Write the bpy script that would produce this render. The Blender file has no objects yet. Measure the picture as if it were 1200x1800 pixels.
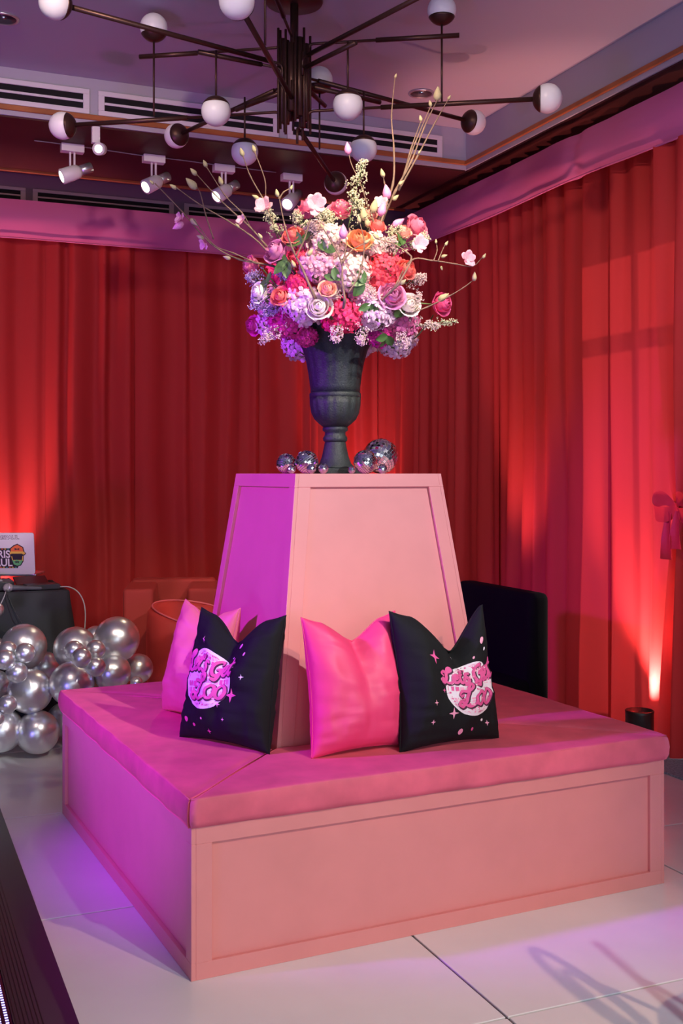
import bpy, bmesh, math, random
from mathutils import Vector, Matrix, noise

# ------------------------------------------------------------------ camera
FPX = 1950.0; H = 1.54; YAW = math.radians(22.7); HORIZ = 832.0
CY, SY = math.cos(YAW), math.sin(YAW)
sc = bpy.context.scene
col = sc.collection
def C(X, Y, z=0.0):
    """viewer-aligned ground coordinates (X right, Y ahead) -> world (room axes)"""
    return Vector((CY*X + SY*Y, -SY*X + CY*Y, z))
def PX(px, py, d):
    return C((px-600)/FPX*d, d, H + (HORIZ-py)/FPX*d)
cam_d = bpy.data.cameras.new('camera')
cam_d.sensor_fit = 'HORIZONTAL'; cam_d.sensor_width = 36; cam_d.lens = 36*FPX/1200
cam_d.shift_y = -(900-HORIZ)/1200
cam_d.clip_start = .05
cam = bpy.data.objects.new('camera', cam_d); col.objects.link(cam)
cam.location = (0, 0, H); cam.rotation_euler = (math.pi/2, 0, -YAW)
sc.camera = cam
# ------------------------------------------------------------------ world, exposure, lights
w = bpy.data.worlds.new('world'); sc.world = w; w.use_nodes = True
w.node_tree.nodes['Background'].inputs[0].default_value = (.80, .90, 1, 1)
w.node_tree.nodes['Background'].inputs[1].default_value = 2.2
sc.view_settings.view_transform = 'Standard'; sc.view_settings.look = 'None'
sc.view_settings.exposure = 0.0; sc.view_settings.gamma = 1.0
sc.view_settings.use_curve_mapping = False

def aim(o, target):
    d = Vector(target) - o.location
    o.rotation_euler = d.to_track_quat('-Z', 'Y').to_euler()
def spot(name, loc, target, power, color, angle=60, blend=.5, size=.05):
    l = bpy.data.lights.new(name, 'SPOT'); l.energy = power; l.color = color
    l.spot_size = math.radians(angle); l.spot_blend = blend; l.shadow_soft_size = size
    o = bpy.data.objects.new(name, l); col.objects.link(o); o.location = loc; aim(o, target); return o
def area(name, loc, target, power, color, sx, sy):
    l = bpy.data.lights.new(name, 'AREA'); l.energy = power; l.color = color
    l.shape = 'RECTANGLE'; l.size = sx; l.size_y = sy
    o = bpy.data.objects.new(name, l); col.objects.link(o); o.location = loc; aim(o, target); return o

BC = C(-.026, 4.597)                      # centre of the island bench
# ceiling spots to the right of the viewer (warm white)
spot('ceiling_spot_light', C(2.5, 1.1, 3.75), C(.05, 4.3, 1.42), 700, (.92, .95, 1), 25, .8, .04)
spot('ceiling_spot_light', C(2.9, .4, 3.75), C(-.05, 3.4, .2), 400, (1, .58, .38), 36, .7, .04)
spot('ceiling_spot_light', C(2.2, .2, 3.8), C(.8, 2.55, 0), 290, (.78, .92, 1), 48, .9, .05)  # unseen cool spot added to brighten the floor
# unseen spots added to brighten the drapes
spot('drape_fill_light', C(-1.2, 2.6, 3.85), C(-1.7, 8.4, 1.7), 330, (1, .74, .60), 66, .9, .08)
spot('drape_fill_light', C(-.2, 2.9, 3.85), C(1.3, 7.4, 1.7), 210, (1, .74, .60), 60, .9, .08)
# warm accent on the flowers
spot('flower_spot_light', C(.35, 2.6, 3.95), C(-.02, 4.6, 2.42), 380, (1, .84, .54), 30, .7, .04)
spot('flower_spot_light', C(1.6, 2.0, 3.9), C(-.02, 4.6, 2.22), 420, (1, .90, .80), 26, .7, .04)
# violet LED washes from the dance floor side
spot('violet_wash_light', C(-3.6, 2.6, 2.6), C(-.1, 4.6, 1.0), 1050, (.40, .02, 1), 44, .6, .12)
spot('violet_wash_light', C(-2.6, .6, .5), C(-1.2, 5.0, 4.0), 170, (.27, .20, 1), 120, .9, .25)
spot('violet_wash_light', C(2.2, .9, .5), C(1.0, 4.5, 4.0), 62, (.50, .20, 1), 110, .9, .25)
# magenta wash on the valance
spot('magenta_wash_light', C(-2.4, 3.2, .6), C(-1.6, 8.5, 3.5), 150, (.85, .10, .75), 60, .9, .15)
# soft fill added behind the viewer, standing in for window daylight
area('front_fill_light', C(2.0, -2.2, 1.9), C(.6, 4, .6), 50, (.80, .90, 1), 3.0, 2.2)
# sun behind the sheer drape
sun_d = bpy.data.lights.new('sun', 'SUN'); sun_d.energy = 3.6; sun_d.angle = math.radians(2.0); sun_d.color = (1, .9, .8)
sun = bpy.data.objects.new('sun', sun_d); col.objects.link(sun)
sun.rotation_euler = Vector((-.93, .12, -.22)).to_track_quat('-Z', 'Y').to_euler(); sun.location = (8, 5, 4)

# ------------------------------------------------------------------ helpers
R = random.Random(7)
MATS = {}
def mat(name, color, rough=.6, metal=0, bump=0, bscale=60, var=0, vscale=4, sheen=0, trans=0, emit=0, spec=.5, coat=0, island=0, sss=0, noise_stretch=None):
    if name in MATS: return MATS[name]
    m = bpy.data.materials.new(name); m.use_nodes = True
    nt = m.node_tree; b = nt.nodes['Principled BSDF']
    b.inputs['Base Color'].default_value = (*color, 1)
    b.inputs['Roughness'].default_value = rough; b.inputs['Metallic'].default_value = metal
    b.inputs['Specular IOR Level'].default_value = spec
    if sheen:
        b.inputs['Sheen Tint'].default_value = (*[min(1, c*1.2+.02) for c in color], 1); b.inputs['Sheen Weight'].default_value = sheen; b.inputs['Sheen Roughness'].default_value = .35
    if coat: b.inputs['Coat Weight'].default_value = coat
    tc = nt.nodes.new('ShaderNodeTexCoord')
    vec = tc.outputs['Object']
    if noise_stretch:
        mp = nt.nodes.new('ShaderNodeMapping'); mp.inputs['Scale'].default_value = noise_stretch
        nt.links.new(vec, mp.inputs[0]); vec = mp.outputs[0]
    if var or island:
        mix = nt.nodes.new('ShaderNodeHueSaturation'); mix.inputs['Color'].default_value = (*color, 1)
        mr = nt.nodes.new('ShaderNodeMapRange'); amt = max(var, island)
        mr.inputs['To Min'].default_value = 1-amt; mr.inputs['To Max'].default_value = 1+amt
        if island:
            g = nt.nodes.new('ShaderNodeNewGeometry'); nt.links.new(g.outputs['Random Per Island'], mr.inputs[0])
        else:
            n = nt.nodes.new('ShaderNodeTexNoise'); n.inputs['Scale'].default_value = vscale; n.inputs['Detail'].default_value = 5
            nt.links.new(vec, n.inputs['Vector']); nt.links.new(n.outputs[0], mr.inputs[0])
            mr.inputs['From Min'].default_value = .3; mr.inputs['From Max'].default_value = .7
        nt.links.new(mr.outputs[0], mix.inputs['Value']); nt.links.new(mix.outputs[0], b.inputs['Base Color'])
    if bump:
        n2 = nt.nodes.new('ShaderNodeTexNoise'); n2.inputs['Scale'].default_value = bscale; n2.inputs['Detail'].default_value = 4
        nt.links.new(vec, n2.inputs['Vector'])
        bp = nt.nodes.new('ShaderNodeBump'); bp.inputs['Strength'].default_value = bump; bp.inputs['Distance'].default_value = .01
        nt.links.new(n2.outputs[0], bp.inputs['Height']); nt.links.new(bp.outputs[0], b.inputs['Normal'])
    if emit:
        b.inputs['Emission Color'].default_value = (*color, 1); b.inputs['Emission Strength'].default_value = emit
    if trans:
        t = nt.nodes.new('ShaderNodeBsdfTranslucent'); t.inputs[0].default_value = (*color, 1)
        mx = nt.nodes.new('ShaderNodeMixShader'); mx.inputs[0].default_value = trans
        out = nt.nodes['Material Output']
        nt.links.new(b.outputs[0], mx.inputs[1]); nt.links.new(t.outputs[0], mx.inputs[2]); nt.links.new(mx.outputs[0], out.inputs[0])
        if var or island: nt.links.new(mix.outputs[0], t.inputs[0])
    MATS[name] = m
    return m

def link(name, me, m, parent=None, smooth=False):
    o = bpy.data.objects.new(name, me); col.objects.link(o)
    if m is not None and len(me.materials) == 0: me.materials.append(m)
    if smooth: me.polygons.foreach_set('use_smooth', [True]*len(me.polygons)); me.update()
    if parent is not None: o.parent = parent
    return o
def pyd(name, v, f, m, parent=None, smooth=False):
    me = bpy.data.meshes.new(name); me.from_pydata([tuple(x) for x in v], [], f); me.update()
    return link(name, me, m, parent, smooth)
def bmo(name, bm, m, parent=None, smooth=False, norm=True):
    if norm: bmesh.ops.recalc_face_normals(bm, faces=bm.faces)
    me = bpy.data.meshes.new(name); bm.to_mesh(me); bm.free()
    return link(name, me, m, parent, smooth)
def tag(o, label, cat, group=None, kind=None):
    if label: o['label'] = label
    if cat: o['category'] = cat
    if group: o['group'] = group
    if kind: o['kind'] = kind
    return o
def thing(name, label, cat, loc=(0,0,0), rotz=0, group=None, kind=None):
    o = bpy.data.objects.new(name, None); o.empty_display_size = .05; col.objects.link(o)
    o.location = loc; o.rotation_euler = (0, 0, rotz)
    return tag(o, label, cat, group, kind)
def structure(o, label=None, cat=None):
    o['kind'] = 'structure'
    if label: o['label'] = label
    if cat: o['category'] = cat
    return o
def smooth_bevel(bm, w, seg=2):
    bmesh.ops.bevel(bm, geom=list(bm.edges), offset=w, segments=seg, affect='EDGES', profile=.6, clamp_overlap=True)
def add_box(bm, lo, hi, bev=0, seg=2, M=None):
    t = bmesh.new(); bmesh.ops.create_cube(t, size=1)
    lo, hi = Vector(lo), Vector(hi)
    for v in t.verts:
        v.co = Vector(((lo[i]+hi[i])/2 + v.co[i]*(hi[i]-lo[i]) for i in range(3)))
    if bev: smooth_bevel(t, bev, seg)
    if M is not None: bmesh.ops.transform(t, matrix=M, verts=t.verts)
    me = bpy.data.meshes.new('tmp'); t.to_mesh(me); t.free(); bm.from_mesh(me); bpy.data.meshes.remove(me)
    return bm
def box(name, lo, hi, m, parent=None, bev=0, seg=2, M=None, smooth=False):
    return bmo(name, add_box(bmesh.new(), lo, hi, bev, seg, M), m, parent, smooth)
def frame_of(d):
    d = d.normalized(); a = Vector((0,0,1)) if abs(d.z) < .9 else Vector((1,0,0))
    x = d.cross(a).normalized(); return x, d.cross(x).normalized()
def tube_geo(pts, rad, n=8, cap=True):
    pts = [Vector(p) for p in pts]
    if not isinstance(rad, (list, tuple)): rad = [rad]*len(pts)
    V, F = [], []
    x = None
    for i, p in enumerate(pts):
        d = (pts[min(i+1, len(pts)-1)] - pts[max(i-1, 0)]).normalized()
        if x is None: x, y = frame_of(d)
        else:
            x = (x - d*x.dot(d)).normalized(); y = d.cross(x).normalized()
        for k in range(n):
            a = 2*math.pi*k/n; V.append(p + (x*math.cos(a) + y*math.sin(a))*rad[i])
    for i in range(len(pts)-1):
        for k in range(n):
            F.append((i*n+k, i*n+(k+1) % n, (i+1)*n+(k+1) % n, (i+1)*n+k))
    if cap:
        F.append(tuple(range(n))[::-1]); F.append(tuple(range((len(pts)-1)*n, len(pts)*n)))
    return V, F
def merge(geos):
    V, F = [], []
    for v, f in geos:
        o = len(V); V += list(v); F += [tuple(i+o for i in q) for q in f]
    return V, F
def tube(name, pts, rad, m, parent=None, n=8):
    V, F = tube_geo(pts, rad, n); return pyd(name, V, F, m, parent, True)
def crom(pts, k=6):
    P = [Vector(p) for p in pts]
    if len(P) < 3: return P
    out = []
    Q = [P[0]*2-P[1]] + P + [P[-1]*2-P[-2]]
    for i in range(1, len(Q)-2):
        a, b, c, d = Q[i-1], Q[i], Q[i+1], Q[i+2]
        for j in range(k):
            t = j/k
            out.append(.5*((2*b) + (c-a)*t + (2*a-5*b+4*c-d)*t*t + (3*b-a-3*c+d)*t**3))
    out.append(P[-1]); return out
def lathe_geo(prof, n=32, flute=None):
    V, F = [], []
    for (r, z) in prof:
        for k in range(n):
            a = 2*math.pi*k/n
            rr = r*(flute(a, z) if flute else 1)
            V.append(Vector((rr*math.cos(a), rr*math.sin(a), z)))
    for i in range(len(prof)-1):
        for k in range(n):
            F.append((i*n+k, i*n+(k+1) % n, (i+1)*n+(k+1) % n, (i+1)*n+k))
    F.append(tuple(range(n))[::-1]); F.append(tuple(range((len(prof)-1)*n, len(prof)*n)))
    return V, F
def lathe(name, prof, m, parent=None, n=32, flute=None, smooth=True, M=None):
    V, F = lathe_geo(prof, n, flute)
    if M is not None: V = [M @ v for v in V]
    return pyd(name, V, F, m, parent, smooth)
def orient(d, loc=(0,0,0)):
    return Matrix.Translation(Vector(loc)) @ Vector(d).to_track_quat('Z', 'Y').to_matrix().to_4x4()
def sphere_prof(r, z0, n=14, a0=-90, a1=90):
    return [(max(.0004, r*math.cos(math.radians(a0+(a1-a0)*i/n))), z0 + r*math.sin(math.radians(a0+(a1-a0)*i/n))) for i in range(n+1)]

# ------------------------------------------------------------------ materials
M_floor = mat('white_vinyl_panel', (.78, .77, .75), .28, var=.04, vscale=3, bump=.02, bscale=30)
M_sub = mat('dark_joint', (.10, .08, .08), .8)
M_paint = mat('ceiling_paint', (.44, .43, .50), .85, bump=.05, bscale=300)
M_wall = mat('dark_wall_paint', (.16, .13, .16), .85)
M_soffit = mat('maroon_soffit', (.06, .014, .014), .5, spec=.25, var=.15, vscale=2)
M_trim = mat('orange_wood_trim', (.36, .12, .035), .4, var=.2, vscale=6)
M_vent = mat('vent_white', (.72, .70, .74), .5)
M_black = mat('black_void', (.006, .006, .007), .9)
M_drape = mat('red_drape', (.58, .032, .034), .78, sheen=.15, trans=.30, bump=.05, bscale=400)
M_val = mat('pink_valance', (.62, .15, .38), .75, sheen=.1, trans=.15, bump=.06, bscale=60)
M_pink = mat('pink_painted_wood', (.72, .265, .245), .45, var=.04, vscale=5, bump=.02, bscale=90)
M_velvet = mat('pink_velvet', (.72, .13, .19), .6, sheen=.7, var=.16, vscale=7, bump=.05, bscale=14)
M_urn = mat('charcoal_urn', (.010, .014, .014), .62, var=.35, vscale=40, bump=.3, bscale=160)
M_mirror = mat('mirror_glass', (.86, .86, .88), .06, 1)
M_grout = mat('silver_core', (.25, .25, .27), .5, .6)
M_chrome = mat('chrome_balloon', (.78, .80, .82), .30, .88)
M_bronze = mat('dark_bronze', (.075, .034, .026), .38, .6)
M_opal = mat('opal_glass', (.86, .85, .88), .35, spec=.4)
M_white = mat('white_metal', (.80, .79, .80), .4)
M_alu = mat('brushed_aluminium', (.62, .62, .66), .3, .8)
M_lamp = mat('lit_lamp', (1, .86, .62), emit=9)
M_blackcloth = mat('black_tablecloth', (.022, .025, .029), .75, sheen=.3, bump=.1, bscale=200)
M_blackfab = mat('black_pillow_cotton', (.008, .009, .009), .8, spec=.2, sheen=.25, bump=.1, bscale=300)
M_satin = mat('pink_satin', (.76, .05, .16), .55, sheen=.5, bump=.03, bscale=9)
M_pvelvet = mat('pink_pillow_velvet', (.72, .16, .22), .55, sheen=.7)
M_redvelvet = mat('red_velvet', (.34, .025, .022), .8, sheen=.5)
M_spandex = mat('black_spandex', (.003, .003, .003), .9, spec=.08)
M_gold = mat('gold_rim', (.55, .33, .10), .3, .9)
M_can = mat('black_plastic', (.012, .012, .013), .4)
# ------------------------------------------------------------------ the room
P_R, Q_B = 4.06, 8.89                       # drape planes: right, back
WR, WB = 4.42, 9.08                         # walls behind the drapes
ZC, ZS = 4.03, 3.73                         # ceiling, soffit
PL, QF = -4.2, -3.4
# floor: a dark bed with white panels laid on it
fl = thing('floor', None, None); structure(fl)
box('floor_bed', (PL, QF, -.06), (WR, WB, -.008), M_sub, fl)
pm = None
g = .004; S = 1.21
for i in range(-1, 4):
    for j in range(-2, 6):
        x0, y0 = 1.645 + (i-1)*S, 2.715 + (j-1)*S
        if x0 + S > WR+.9 or y0 > 7.5: continue
        if pm is None:
            o = box('floor_panel', (g, g, -.008), (S-g, S-g, 0), M_floor, fl, .0015, 1); pm = o.data
        else: o = link('floor_panel', pm, M_floor, fl)
        o.location = (x0, y0, 0)
# a strip of carpet along the drapes
carpet = box('carpet', (3.72, 3.2, .0005), (WR-.02, 5.0, .012), mat('grey_carpet', (.30, .36, .42), .95, var=.35, vscale=90, bump=.5, bscale=300), None, .003, 1)
tag(carpet, 'grey speckled carpet strip at the foot of the tied red drape', 'carpet')
structure(box('wall_back', (PL, WB, -.06), (WR+.1, WB+.12, ZC+.1), M_wall))
structure(box('wall_left', (PL-.12, QF, -.06), (PL, WB+.12, ZC+.1), M_paint))
wf = thing('wall_front', None, None); structure(wf)
FX = [(-3.2, -1.9), (-1.2, .1), (.8, 2.1), (2.6, 3.9)]          # unseen window openings, added for bright reflections
for (a, b) in [(PL-.12, FX[0][0])] + [(FX[i][1], FX[i+1][0]) for i in range(3)] + [(FX[3][1], WR+.1)]:
    box('wall_panel', (a, QF-.12, -.06), (b, QF, ZC+.1), M_paint, wf)
for (a, b) in FX:
    box('wall_panel', (a, QF-.12, -.06), (b, QF, .35), M_paint, wf); box('wall_panel', (a, QF-.12, 2.9), (b, QF, ZC+.1), M_paint, wf)
for i, (a, b) in enumerate(FX):
    fw_ = thing('window_%d' % (i+2), None, None); structure(fw_)
    for (x0, x1, z0, z1) in ((a, a+.05, .35, 2.9), (b-.05, b, .35, 2.9), (a+.05, b-.05, .35, .40), (a+.05, b-.05, 2.85, 2.9), (a+.05, b-.05, 2.2, 2.25)):
        box('window_frame', (x0, QF-.09, z0), (x1, QF-.03, z1), M_black, fw_)
# right wall with a tall window behind the drape
wq0, wq1, wz0, wz1 = 4.70, 5.80, .06, 2.98
wr = thing('wall_right', None, None); structure(wr)
box('wall_panel', (WR, QF, -.06), (WR+.12, wq0, ZC+.1), M_wall, wr)
box('wall_panel', (WR, wq1, -.06), (WR+.12, WB+.12, ZC+.1), M_wall, wr)
box('wall_panel', (WR, wq0, wz1), (WR+.12, wq1, ZC+.1), M_wall, wr)
box('wall_panel', (WR, wq0, -.06), (WR+.12, wq1, wz0), M_wall, wr)
win = thing('window_1', None, None); structure(win)
for (a, b, c, d) in ((wq0, wq0+.06, wz0, wz1), (wq1-.06, wq1, wz0, wz1), ((wq0+wq1)/2-.03, (wq0+wq1)/2+.03, wz0, wz1),
                     (wq0, wq1, 2.36, 2.46), (wq0, wq1, wz1-.06, wz1), (wq0, wq1, wz0, wz0+.1)):
    box('window_frame', (WR+.02, a, c), (WR+.08, b, d), M_black, win, .004, 1)
gl = bpy.data.materials.new('window_glass'); gl.use_nodes = True
nt = gl.node_tree; nt.nodes.remove(nt.nodes['Principled BSDF'])
g1 = nt.nodes.new('ShaderNodeBsdfTransparent'); g2 = nt.nodes.new('ShaderNodeBsdfGlossy'); g2.inputs['Roughness'].default_value = .02
g3 = nt.nodes.new('ShaderNodeMixShader'); g3.inputs[0].default_value = .08
nt.links.new(g1.outputs[0], g3.inputs[1]); nt.links.new(g2.outputs[0], g3.inputs[2]); nt.links.new(g3.outputs[0], nt.nodes['Material Output'].inputs[0])
for (a, b) in ((wq0+.06, (wq0+wq1)/2-.03), ((wq0+wq1)/2+.03, wq1-.06)):
    for (c, d) in ((wz0+.1, 2.36), (2.46, wz1-.06)):
        box('pane', (WR+.045, a, c), (WR+.05, b, d), gl, win)
# ceiling
structure(box('ceiling', (PL-.12, QF-.12, ZC), (WR+.1, WB+.12, ZC+.1), M_paint))
bb = thing('ceiling_beam', None, None); structure(bb)
BQ0, BQ1, BP0 = 7.06, 8.26, 3.93
box('fascia', (PL, BQ0, ZS+.006), (WR, BQ1, ZC-.001), M_paint, bb)
box('soffit_panel', (PL, BQ0+.012, ZS-.004), (BP0, BQ1-.012, ZS+.006), M_soffit, bb)
b2 = thing('ceiling_beam', None, None); structure(b2)
box('fascia', (BP0, QF, ZS+.006), (WR, BQ0-.001, ZC-.001), M_paint, b2)
box('soffit_panel', (BP0+.012, QF, ZS-.004), (WR, BQ1, ZS+.0058), M_soffit, b2)
structure(box('trim_1', (PL, BQ0-.018, ZS+.035), (BP0-.018, BQ0, ZS+.068), M_trim, None, .004, 1))
structure(box('trim_2', (BP0-.018, QF, ZS+.035), (BP0, BQ0, ZS+.068), M_trim, None, .004, 1))
structure(box('trim_3', (PL, WB-.018, ZS+.185), (WR, WB, ZS+.215), M_trim, None, .004, 1))
structure(box('trim_4', (PL, BQ1, ZS-.02), (BP0, BQ1+.02, ZS+.015), M_trim, None, .004, 1))
# linear air vents
def vent(x0, x1, z0, z1, q, label, dark=M_vent):
    t = thing('air_vent', label, 'vent', (x0, q, z0), 0, 'linear ceiling vents')
    W, Hh = x1-x0, z1-z0
    box('backing', (0, -.004, 0), (W, -.001, Hh), M_black, t)
    fw = Hh*.20
    for (a, b, c, d) in ((0, W, 0, fw), (0, W, Hh-fw, Hh), (0, .04, fw, Hh-fw), (W-.04, W, fw, Hh-fw)):
        box('frame_rail', (a, -.014, c), (b, -.004, d), dark, t, .002, 1)
    box('slat', (.04, -.012, Hh*.45), (W-.04, -.004, Hh*.55), dark, t, .002, 1)
def p_at(px, q):
    m = (px-600)/FPX; Y = q/(CY - SY*m); return (CY*m + SY)*Y
vent(p_at(-150, BQ0), p_at(157, BQ0), 3.80, 3.955, BQ0, 'white two-slot air vent farthest from the corner of the raised ceiling')
vent(p_at(172, BQ0), p_at(489, BQ0), 3.80, 3.955, BQ0, 'white two-slot air vent in the middle of the row on the ceiling step')
vent(p_at(504, BQ0), p_at(776, BQ0), 3.80, 3.955, BQ0, 'white two-slot air vent in the ceiling step next to the corner')
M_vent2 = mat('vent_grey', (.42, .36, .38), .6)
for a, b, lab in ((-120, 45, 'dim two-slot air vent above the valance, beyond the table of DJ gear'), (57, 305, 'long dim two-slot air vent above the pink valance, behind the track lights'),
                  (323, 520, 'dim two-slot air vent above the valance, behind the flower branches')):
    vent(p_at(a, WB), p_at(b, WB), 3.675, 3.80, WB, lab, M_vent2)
# recessed downlights
for (px, py, dlab) in ((740, 163, 'unlit chrome recessed downlight next to the tall branch tips'), (6, 31, 'unlit chrome recessed downlight beyond the chandelier globes, away from the window side')):
    d = (ZC-H)*FPX/(HORIZ-py); p = PX(px, py, d)
    t = thing('downlight', dlab, 'downlight', (p.x, p.y, ZC), 0, 'recessed ceiling downlights')
    lathe('trim_ring', [(.070, -.0005), (.084, -.002), (.084, -.010), (.072, -.012), (.068, -.004)], M_alu, t, 28)
    lathe('reflector', [(.070, -.008), (.05, -.003), (.03, -.0015), (.001, -.001)], mat('dark_chrome', (.35, .33, .38), .12, 1), t, 28)

# ------------------------------------------------------------------ drapes
def pleats(L, wmin, wmax, rnd):
    xs = [0]
    while xs[-1] < L: xs.append(xs[-1] + rnd.uniform(wmin, wmax))
    am = [rnd.uniform(.5, 1.0)*(1 if i % 2 else -1) for i in range(len(xs))]
    sk = [rnd.uniform(-.3, .3) for _ in xs]
    def f(s):
        s = min(max(s, 0), L)
        i = max(0, min(len(xs)-2, next((k for k in range(len(xs)-1) if xs[k+1] >= s), len(xs)-2)))
        t = (s-xs[i])/(xs[i+1]-xs[i])
        t = t + sk[i]*t*(1-t)
        t = t*t*(3-2*t)
        return am[i]*(1-t) + am[i+1]*t
    return f
def drape(name, a, b, z0, z1, amp, wmin, wmax, label, seed, group, flare=0.0, nz=22, res=.011):
    """a hanging panel from a to b (ground points); folds along the panel normal"""
    rnd = random.Random(seed)
    a, b = Vector(a), Vector(b); L = (b-a).length; u = (b-a)/L; n = Vector((u.y, -u.x, 0))
    f1 = pleats(L, wmin, wmax, rnd); f2 = pleats(L, wmin*1.8, wmax*1.8, rnd)
    ns = max(12, int(L/res)); V, F = [], []
    for j in range(nz+1):
        t = j/nz; z = z0 + (z1-z0)*t
        for i in range(ns+1):
            s = L*i/ns
            k = 1-t
            ws = s + .03*math.sin(2.2*z + seed)*k*math.sin(math.pi*i/ns)
            d = f1(ws)*(.75*t+.35*k) + f2(ws)*(.15*t + .85*k)
            e = min(1, i/4, (ns-i)/4)
            d = d*amp*(.35+.65*e)
            q = a + u*s + n*(d + flare*k*k*.5)
            V.append((q.x, q.y, z))
    for j in range(nz):
        for i in range(ns):
            k = j*(ns+1)+i; F.append((k, k+1, k+ns+2, k+ns+1))
    o = pyd(name, V, F, M_drape, None, True)
    return tag(o, label, 'curtain', group)
Z1 = 3.50
edges = [-2.6, -1.30, .33, .98, 1.62, 2.30, 3.0, 4.03]
labs = ['red drape panel glowing brightest, behind the laptop', 'red pleated drape panel behind the black table and silver balloons',
        'red pleated drape panel just beside the table of DJ gear', 'red pleated drape panel above the red velvet armchair',
        'red pleated drape panel behind the lilac side of the pink pedestal', 'red pleated drape panel directly behind the black urn',
        'red pleated drape panel reaching the room corner, behind the large mirror ball']
edges = [p_at(x, Q_B) for x in (-330, -120, 72, 228, 335, 447, 552)] + [4.03]
for i in range(7):
    drape('curtain', (edges[i]-.035, Q_B + .012*(i % 2), 0), (edges[i+1]+.035, Q_B + .012*(i % 2), 0), .012, Z1, .052, .05, .17, labs[i], 20+i, 'red drapes on the back wall')
def q_at(px, p):
    m = (px-600)/FPX; Y = p/(CY*m + SY); return (CY - SY*m)*Y
redges = [8.85] + [q_at(x, P_R) for x in (735, 800, 872, 960, 1068)] + [4.98]
rlabs = ['red drape panel on the window side, tucked into the room corner', 'narrow red drape panel behind the blossoming magnolia twigs',
         'red drape panel with the glowing strip behind the black loveseat', 'red drape panel rising from the middle of the black loveseat',
         'broad red drape panel between the black loveseat and the floor uplight', 'red drape panel with the sunlit window patch, above the floor uplight']
for i in range(6):
    drape('curtain', (P_R + .012*(i % 2), redges[i]+.035, 0), (P_R + .012*(i % 2), redges[i+1]-.035, 0), .012, Z1, .050, .045, .12 if i < 4 else .15, rlabs[i], 60+i, 'red drapes on the window side')
# far panel nearer the viewer side, out of view but part of the run
drape('curtain', (P_R+.03, 4.0, 0), (P_R+.03, 2.4, 0), .012, Z1, .045, .05, .14, 'red drape panel beyond the tied-back drape', 91, 'red drapes on the window side')
# tied-back drape
def tied(label):
    t = thing('tied_curtain', label, 'curtain', (3.975, 4.73, 0))
    top0, top1, cq, bq0, bq1, zc_ = -.95, .20, .0, -.42, .14, 1.36
    f = pleats(1.0, .05, .11, random.Random(5)); ns, nz = 90, 44; V, F = [], []
    for j in range(nz+1):
        z = .015 + (3.34-.015)*j/nz
        if z > zc_:
            k = ((z-zc_)/(3.34-zc_)); kk = k**.75
            a = cq-.05 + (top0-cq)*kk; b = cq+.05 + (top1-cq)*kk**.6; amp = .035+.02*math.sin(k*3.1)
        else:
            k = (zc_-z)/zc_; kk = k**.6
            a = cq-.05 + (bq0-cq)*kk; b = cq+.05 + (bq1-cq)*kk; amp = .035+.035*kk
        for i in range(ns+1):
            s = i/ns
            V.append((-amp*f(s)*1.0, a+(b-a)*s, z))
    for j in range(nz):
        for i in range(ns):
            k = j*(ns+1)+i; F.append((k, k+1, k+ns+2, k+ns+1))
    pyd('drape', V, F, M_drape, t, True)
    # tie and bow
    V, F = [], []
    n = 24
    for j in range(5):
        for k in range(n):
            a = 2*math.pi*k/n; r = 1+.1*math.sin(a*7+j)
            V.append((.065*math.cos(a)*r, .085*math.sin(a)*r, zc_-.03+.06*j/4))
    for j in range(4):
        for k in range(n): F.append((j*n+k, j*n+(k+1) % n, (j+1)*n+(k+1) % n, (j+1)*n+k))
    M_bow = mat('red_satin_bow', (.55, .035, .04), .32, sheen=.3, bump=.1, bscale=30)
    pyd('tie_band', V, F, M_bow, t, True)
    for s in (-1, 1):      # loops
        pts = crom([(-.07, 0, zc_), (-.11, s*.05, zc_+.055), (-.12, s*.12, zc_+.04), (-.115, s*.13, zc_-.02), (-.10, s*.06, zc_-.03), (-.075, 0, zc_-.005)], 5)
        V, F = [], []
        for i, p in enumerate(pts):
            wv = .035 + .02*math.sin(math.pi*i/len(pts))
            V += [p + Vector((-.01, 0, wv*.6)), p + Vector((0, 0, 0)), p + Vector((.01, 0, -wv))]
        for i in range(len(pts)-1):
            for c in range(2): F.append((i*3+c, i*3+c+1, i*3+c+4, i*3+c+3))
        pyd('bow_loop', V, F, M_bow, t, True)
    for s, ln in ((-.02, .20), (.05, .26)):
        V, F = [], []
        for i in range(9):
            k = i/8; z = zc_-.02-ln*k; wv = .02+.03*k
            for c in range(4): V.append((-.085-.012*math.sin(c*2.1+k*3), s+(c/3-.5)*2*wv+.02*k, z))
        for i in range(8):
            for c in range(3): F.append((i*4+c, i*4+c+1, i*4+c+5, i*4+c+4))
        pyd('bow_tail', V, F, M_bow, t, True)
tied('red drape gathered and tied back with a red bow')
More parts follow.
